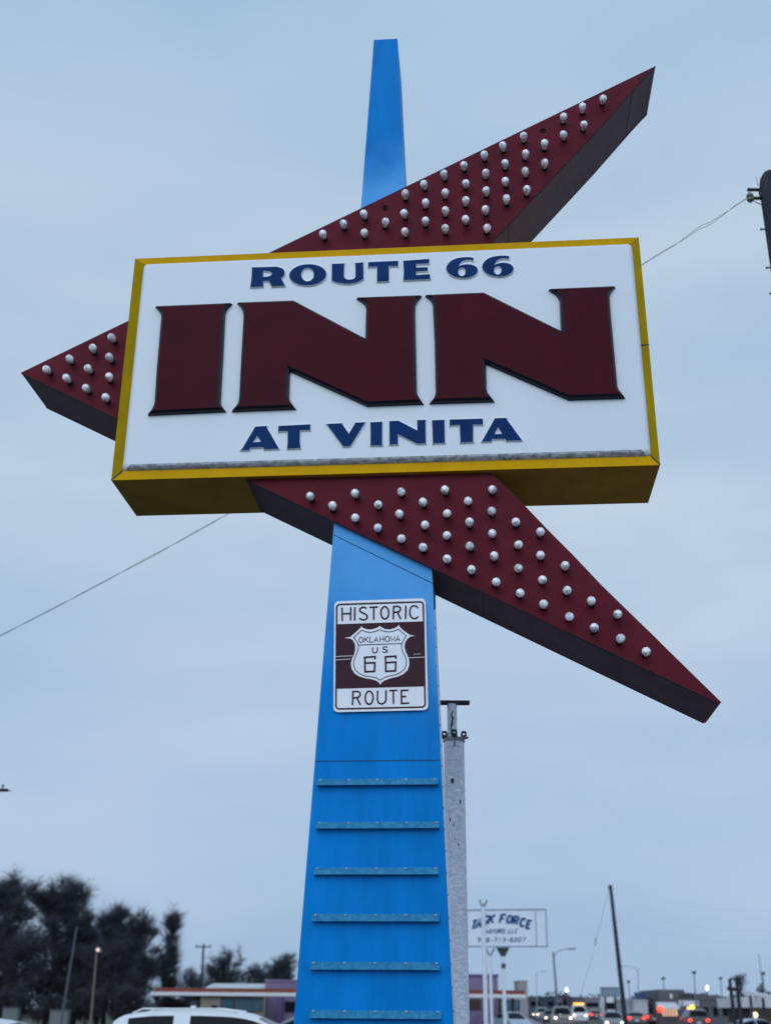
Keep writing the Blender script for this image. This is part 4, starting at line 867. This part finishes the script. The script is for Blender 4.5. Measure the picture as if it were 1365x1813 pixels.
b = MB(); b.prism([(a, 134.97, zt), (a, 133, zb_), (a, 133, zb_ - .12), (a, 134.97, zb_ - .12)], [(c, 134.97, zt), (c, 133, zb_), (c, 133, zb_ - .12), (c, 134.97, zb_ - .12)]); b.build('awning', M['white_metal'], g1)
for k in range(5): opening(g1, 1172 + k * 5.6, 1176 + k * 5.6, 1786, 1799, 135, warm, 'lit_window', False)
o = opening(g1, 1204, 1233, 1760, 1769.5, 134.98, M['trim'], 'black_sign', False)
o = opening(g1, 1202, 1237, 1771.5, 1780.5, 134.98, M['white_fascia'], 'white_sign', False)
for x in (1207, 1232): b = MB(); b.lathe(at(x, 1776, 134.955), (0, -1, 0), [(0, .14), (.004, .13), (.005, 0)], 10); b.build('emblem_dot', M['trim'], o)
opening(g1, 1187, 1192, 1759, 1768, 134.99, M['white_fascia'], 'tall_window')
for x0, x1, y0, y1 in ((1217, 1221, 1779, 1785), (1222, 1229, 1776, 1782)):
    bb = opening(g1, x0, x1, y0 + 4, y1 + 5, 134.97, M['amber_on'], 'amber_lamp', False)
b = MB(); b.lathe(at(1168, 1787, 132.9), (0, -1, 0), [(0, .3), (.1, .3), (.12, 0)], 12); b.build('red_lamp', M['tail_on'], g1)
building('shed', 'low dark shed between the blue sign and the grey shop', 'building', 1146, 1169, 1766, 140, 10, M['dark_block'])
sb = building('shop_building', 'small white shop under the dark blue rooftop sign', 'building', 1124, 1147, 1770, 138, 8, wallmat('white_block', (.55, .57, .62)))
b = MB(); a, c = px_x(1124.5, 138.4), px_x(1145, 138.4); b.bx(a, c, 138.3, 138.5, px_z(1768, 138.4, 1135), px_z(1757, 138.4, 1135)); b.build('rooftop_sign', mat('dark_blue_sign', (.02, .06, .14), .5), sb)
for x0, x1, y0, d in ((1246, 1256, 1758, 140), (1268, 1274, 1761, 141), (1298, 1310, 1762, 140)):
    a, c = px_x(x0, d), px_x(x1, d); b = MB(); b.bx(a, c, d, d + 1.2, px_z(1767.8, 135, x0) + .02, px_z(y0, d, x0)); b.build('rooftop_unit', M['lamp_grey'], g1)
for x0 in (1245, 1262, 1279, 1312): opening(g1, x0, x0 + 8, 1784, 1798, 135, M['glass'], 'window')
# gas station canopy at the right edge
cg = thing('canopy', (px_x(1375, 96), 100, 0), 'white sloping canopy with brown lit shop front at the right edge', 'canopy')
Yc = 97; A_ = [at(1311, 1752, Yc), at(1420, 1775, Yc - 9), at(1420, 1783, Yc - 9), at(1311, 1757.5, Yc)]
b = MB(); b.prism(A_, [p + Vector((3, 7, 0)) for p in A_]); b.build('roof_edge', M['white_fascia'], cg)
a, c = px_x(1316, 104), px_x(1460, 104); zg = gz(a, 104)
b = MB(); b.bx(a, c, 104, 112, px_z(1784, 104, 1340), px_z(1766, 104, 1340)); b.build('upper_wall', M['white_fascia'], cg)
b = MB(); b.bx(px_x(1334, 104), c, 104.1, 111.9, zg - .2, px_z(1784, 104, 1340) - .002); b.build('lower_wall', wallmat('brown_brick', (.07, .05, .035)), cg)
for px in (1330, 1352): b = MB(); q = px_x(px, 98.5); b.bx(q - .08, q + .08, 98.4, 98.6, zg - .2, px_z(1762 + (px - 1330) * .2, 98.5, px)); b.build('post', M['lamp_grey'], cg)
b = MB(); b.lathe(at(1335.5, 1797, 103.9), (0, -1, 0), [(0, .2), (.1, .22), (.14, 0)], 12); b.build('wall_lamp', emat('warm_wall_lamp_lit', (1, .75, .55), 1.6), cg)
# signs and boxes by the leaning pole
bs = thing('billboard', (px_x(1081, 142), 142, gz(px_x(1081, 142), 142)), 'pale blue framed billboard on two posts left of the leaning pole base', 'billboard')
a, c = px_x(1067, 142), px_x(1096, 142); z1, z0 = px_z(1749.5, 142, 1081), px_z(1763, 142, 1081)
b = MB(); b.bx(a, c, 142, 142.2, z0, z1); b.build('panel', mat('pale_blue_panel', (.20, .27, .36), .5, var=.35, vscale=.7), bs)
for q in ((a - .1, c + .1, z1, z1 + .1), (a - .1, c + .1, z0 - .1, z0), (a - .1, a, z0, z1), (c, c + .1, z0, z1)):
    b = MB(); b.bx(q[0], q[1], 141.95, 142.25, q[2], q[3]); b.build('frame', M['lamp_grey'], bs)
for x in (a + .35, c - .35): b = MB(); b.bx(x - .12, x + .12, 142.02, 142.18, gz(x, 142) - .1, z0 - .1); b.build('post', M['dark_block'], bs)
bt = thing('box_truck', (0, 0, 0), 'white box truck standing below the framed billboard', 'truck')
b = MB(); b.bx(-3.2, 1.0, -1.15, 1.15, .75, 3.05); b.build('cargo_box', mat('white_truck_box', (.62, .63, .66), .5, var=.08), bt)
b = MB(); pts = [(1.02, .5), (1.02, 2.3), (1.9, 2.3), (2.35, 1.45), (3.1, 1.25), (3.2, .5)]
b.prism([(x, -.95, z) for x, z in pts], [(x, .95, z) for x, z in pts]); b.build('cab', mat('white_truck_cab', (.6, .6, .62), .4), bt)
b = MB(); b.add([(1.93, -.82, 2.24), (2.36, -.82, 1.50), (2.36, .82, 1.50), (1.93, .82, 2.24)], [(0, 1, 2, 3)]); b.v = [v + Vector((.02, 0, .012)) for v in b.v]; b.build('windscreen', M['glass'], bt)
for x in (-2.2, 2.3):
    for sg in (-1, 1): b = MB(); b.lathe((x, sg * .85, .45), (0, sg, 0), [(0, .05), (0, .45), (.2, .45), (.23, .4), (.22, .2), (.22, 0)], 18); b.build('wheel', M['tyre'], bt)
for sg in (-1, 1): b = MB(); b.lathe((3.19, sg * .7, .85), (1, 0, 0), [(0, .12), (.04, .1), (.05, 0)], 10); b.build('headlight', M['head_off'], bt)
b = MB(); b.bx(-3.2, 3.0, -.4, .4, .45, .748); b.build('chassis', M['trim'], bt)
x = px_x(1083, 150); bt.location = (x, 150, gz(x, 150)); bt.rotation_euler = (0, 0, R(-97))
building('shop_building', 'pale low shop right of the billboard', 'building', 1099, 1123, 1769, 145, 8, M['pale_block'])
# middle distance, down the road
building('water_tower_block', 'tan square tower beyond the right end of the canopy', 'building', 919, 935, 1736, 190, 6, wallmat('tan_render', (.30, .28, .27)))
for x0, x1, tp, Y, c_, lb in ((938, 958, 1764, 215, (.07, .075, .11), 'dark slate shop left of the street lamp'), (958, 970, 1767, 225, (.30, .32, .36), 'narrow pale shop beside the dark slate shop'), (968, 983, 1764, 205, (.035, .05, .08), 'dark blue-grey shop behind the street lamp'), (984, 996, 1766, 230, (.16, .14, .17), 'mauve grey shop right of the street lamp'), (996, 1010, 1762, 240, (.07, .03, .035), 'dark maroon shop above the oncoming cars'), (1012, 1035, 1765, 235, (.06, .075, .11), 'dark shop with slate roof behind the white van'), (1036, 1062, 1766, 220, (.20, .18, .20), 'mauve grey shop behind the nearest grey sedan')):
    o = building('shop_building', lb, 'building', x0, x1, tp, Y, 10, wallmat('far_wall', c_), group='small shops far down the road')
    opening(o, x0 + 2, x1 - 2, tp + 9, tp + 17, Y, M['glass'], 'window', False)
q = thing('traffic_signal', at(913, 1800, 150), 'traffic signal with red and green lights past the canopy end', 'traffic light')
pp = at(913, 1774, 150); b = MB(); b.tube([(pp.x, 150, gz(pp.x, 150)), (pp.x, 150, pp.z + .6)], .08, 8); b.build('post', M['trim'], q)
b = MB(); b.bx(pp.x - .55, pp.x - .12, 149.8, 150.1, pp.z - .6, pp.z + .55); b.bx(pp.x + .12, pp.x + .6, 149.8, 150.1, pp.z - .6, pp.z + .55); b.build('housing', M['trim'], q)
for dx, dz, m in ((-.33, .25, M['tail_on']), (.36, .3, emat('green_signal_lit', (.35, 1, .85), 2.2)), (-.33, -.25, M['tail_on'])):
    b = MB(); b.lathe((pp.x + dx, 149.79, pp.z + dz), (0, -1, 0), [(0, .15), (.03, .14), (.05, 0)], 12); b.build('signal_lamp', m, q)

# ------------------------------------------------------------------ trees
M['bark'] = mat('dark_bark', (.022, .020, .022), .9, var=.4, vscale=3, bump=.4, bscale=12)
def leafm(n, c): return mat(n, c, .9, var=.5, vscale=.6)
M['leafA'] = leafm('dull_winter_leaves', (.044, .040, .042)); M['leafB'] = leafm('dark_evergreen_leaves', (.032, .030, .032)); M['twig'] = mat('bare_twigs', (.055, .060, .080), .9, var=.3, vscale=1); M['leafC'] = leafm('brown_brush', (.026, .022, .022)); M['leafD'] = leafm('blue_grey_far_twigs', (.04, .048, .062))
def rdir(): 
    while True:
        v = Vector((random.uniform(-1, 1), random.uniform(-1, 1), random.uniform(-1, 1)))
        if .05 < v.length < 1: return v.normalized()
def tree(name, label, cat, x0, x1, top, Y, lm, nclump=34, per=70, leaf=.26, low=.12, group=None, dens=1.0, twigs=700, lean=0):
    px = (x0 + x1) / 2; X = px_x(px, Y); zg = gz(X, Y); H = px_z(top, Y, px) - zg; W = (x1 - x0) * Y / 2257 / 2 * 1.12
    t = thing(name, (X, Y, zg), label, cat, group)
    tr = MB(); base = Vector((X, Y, zg)); lim = []
    n = 7; pts = [base + Vector((lean * k / n + random.uniform(-.06, .06) * W, random.uniform(-.06, .06) * W, H * .82 * k / n)) for k in range(n + 1)]
    r0 = max(.06, H * .022); tr.tube(pts, [r0 * (1 - .86 * k / n) for k in range(n + 1)], 8)
    for k in range(26):
        f = random.uniform(max(.06, low), .92); i = min(n - 1, int(f * n)); o = pts[i].lerp(pts[i + 1], f * n - i)
        a = random.uniform(0, 6.283); fw = (1 - .5 * f) * random.uniform(.45, 1.0); e_ = o + Vector((math.cos(a) * W * fw, math.sin(a) * W * fw, H * random.uniform(.12, .34) * (1.15 - .75 * f)))
        mid = o.lerp(e_, .5) + Vector((0, 0, -H * .03)) + rdir() * W * .08; rr_ = r0 * .42 * (1 - .6 * f); tr.tube([o, mid, e_], [rr_, rr_ * .6, rr_ * .2], 5); lim.append((o, e_))
        for j in range(4):
            g_ = random.uniform(.3, .98); o2 = o.lerp(e_, g_); d = rdir(); d.z = abs(d.z) * .7 + .5; e2 = o2 + d * W * random.uniform(.2, .45); tr.tube([o2, o2.lerp(e2, .5) + rdir() * .04 * W, e2], [rr_ * .45, rr_ * .3, rr_ * .1], 4); lim.append((o2, e2))
    lim.append((pts[-2], pts[-1] + Vector((0, 0, H * .12))))
    tr.build('trunk', M['bark'], t)
    cr = MB()
    for k in range(int(twigs * 13)):                                # thin twigs off the limbs
        o, e_ = random.choice(lim); p = o.lerp(e_, random.uniform(.3, 1.05)); d = rdir(); d.z = d.z * .6 + .6; d.normalize(); L = random.uniform(.04, .13) * H; sd = d.cross(rdir()).normalized() * max(.010, L * .010)
        q = p + d * L + rdir() * L * .12; m = p.lerp(q, .55) + rdir() * L * .05; cr.add([p - sd, p + sd, m + sd * .7, m - sd * .7, q], [(0, 1, 2, 3), (3, 2, 4)], 1 if (p.z - zg) > H * .35 else 0)
    for k in range(int(nclump * 5.5)):                                    # leaf clumps of uneven size hung along the limbs
        o, e_ = random.choice(lim); c = o.lerp(e_, random.uniform(.45, 1.1)) + rdir() * W * .10; rad = W * random.uniform(.05, .24)
        for j in range(int(per * 1.9 * (.27 if c.z - zg > H * .55 else .85) * dens * (rad / (W * .24)) ** 1.6)):
            p = c + rdir() * rad * random.random() ** .55 * 1.1; p.z = max(zg + .05, p.z)
            if p.z > zg + H: continue
            a_ = rdir(); b_ = a_.cross(rdir()).normalized(); s_ = leaf * random.uniform(.28, .75)
            cr.add([p - a_ * s_ * .5, p + b_ * s_ * .28, p + a_ * s_ * .5, p - b_ * s_ * .28], [(0, 1, 2, 3)])
    cr.build('crown', [lm, M['twig'] if lm != M['leafD'] else lm], t)
    return t
gt = 'dark trees along the left side'
tree('tree', 'tall dark tree cut by the left edge, highest of the left group', 'tree', -75, 72, 1530, 120, M['leafA'], 60, 90, .30, .05, gt, twigs=1300)
tree('tree', 'tall dark tree second from the left edge with a ragged crown', 'tree', 12, 156, 1545, 124, M['leafA'], 56, 90, .30, .05, gt, twigs=1300)
tree('tree', 'dark tree behind the pale slanted pole', 'tree', 80, 190, 1604, 128, M['leafB'], 44, 80, .30, .05, gt, twigs=1000)
tree('tree', 'dark tree rising behind the warm lamp post', 'tree', 140, 235, 1594, 122, M['leafB'], 38, 75, .28, .05, gt, twigs=1000)
tree('tree', 'dark rounded tree left of the vine-covered trunk', 'tree', 200, 285, 1600, 125, M['leafA'], 36, 75, .28, .05, gt, twigs=900)
tree('tree', 'thin upright tree trunk wrapped in vines, right end of the left group', 'tree', 270, 308, 1592, 121, M['leafB'], 34, 36, .22, .10, gt, twigs=700, lean=.3)
tree('tree', 'low dark tree filling behind the parked cars at left', 'tree', -40, 110, 1660, 117, M['leafB'], 60, 90, .32, .0, gt, twigs=500)
tree('tree', 'low broad dark tree under the left group beside the lamp post', 'tree', 95, 260, 1665, 119, M['leafB'], 66, 90, .32, .0, gt, twigs=500)
gm = 'far trees behind the garage'
tree('tree', 'round far tree with bare crown behind the garage roof', 'tree', 342, 452, 1682, 165, M['leafD'], 52, 60, .36, .05, gm, twigs=1100)
tree('tree', 'low far tree right of the round bare tree', 'tree', 405, 492, 1700, 170, M['leafD'], 44, 60, .36, .05, gm, twigs=700)
tree('tree', 'far tree just left of the blue pylon', 'tree', 462, 538, 1686, 160, M['leafD'], 34, 55, .34, .1, gm, twigs=800)
tree('tree', 'low far tree between the vine-covered trunk and the utility pole', 'tree', 285, 385, 1716, 175, M['leafD'], 48, 60, .36, .0, gm, twigs=600)
tree('tree', 'small bare tree behind the right-hand white canopy', 'tree', 1298, 1332, 1716, 150, M['leafD'], 2, 16, .26, .2, None, twigs=130)
tree('tree', 'bluish shrubby tree beside the antenna mast', 'tree', 1334, 1372, 1740, 150, M['leafD'], 26, 50, .30, .0, None, twigs=400)
tree('tree', 'dark tree filling the gap above the pale slanted pole', 'tree', 92, 165, 1592, 131, M['leafA'], 40, 80, .28, .05, gt, twigs=1000)
tree('tree', 'dark tree between the lamp post tree and the vine-covered trunk', 'tree', 180, 262, 1618, 130, M['leafB'], 44, 80, .28, .05, gt, twigs=1000)
tree('tree', 'low far tree closing the row between the garage and the pylon', 'tree', 440, 530, 1716, 178, M['leafD'], 48, 60, .36, .0, gm, twigs=500)
gb = 'dark shrubs below the trees'
for x0, x1, tp, Y, lb in ((-30, 60, 1758, 112, 'dark shrub at the left edge behind the white sedan'), (40, 130, 1764, 113, 'dark shrub between the white sedan and the suv'), (110, 200, 1752, 112, 'dark shrub at the foot of the warm lamp post'), (180, 275, 1748, 113, 'dark shrub behind the rear of the white suv'), (255, 348, 1768, 114, 'brown brush under the left end of the canopy')):
    tree('shrub', lb, 'shrub', x0, x1, tp, Y, M['leafC'] if x0 > 240 else M['leafB'], 52, 80, .26, .0, gb, twigs=350)
# pale things between the shrubs
for x0, x1, tp, Y, lb, nm, ct in ((90, 121, 1790, 100, 'pale grey wall panel low among the dark shrubs', 'wall_panel', 'wall'), (6, 32, 1786, 104, 'pale blue-grey box trailer behind the white sedan', 'trailer', 'trailer'), (337, 348, 1771, 112, 'narrow pale wall end beside the garage', 'wall_panel', 'wall')):
    o = thing(nm, (px_x((x0 + x1) / 2, Y), Y, 0), lb, ct); a, c = px_x(x0, Y), px_x(x1, Y)
    b = MB(); b.bx(a, c, Y, Y + .8, .1, px_z(tp, Y, x0)); b.build('wall', M['pale_block'] if x0 > 300 else M['drab_block'], o)
    b = MB(); b.bx(a - .05, c + .05, Y - .05, Y + .85, px_z(tp, Y, x0) + .002, px_z(tp, Y, x0) + .1); b.build('cap', M['taupe'], o)
# far wood on the horizon
b = MB()
for k in range(15000):
    x = random.uniform(-380, 560); y = random.uniform(470, 520); zg = gz(x, y); h = 4.6 + 1.5 * math.sin(x * .021) * math.sin(x * .0073 + 1) + 1.2 * math.sin(x * .31)
    p = Vector((x, y, zg + random.random() * max(1.5, h))); a_ = rdir(); b_ = a_.cross(rdir()).normalized(); s_ = random.uniform(.6, 1.8)
    b.add([p - a_ * s_ * .5, p + b_ * s_ * .4, p + a_ * s_ * .5, p - b_ * s_ * .4], [(0, 1, 2, 3)])
tag(b.build('distant_woods', M['leafD']), 'low bluish line of distant woods on the horizon', 'woods', kind='stuff')
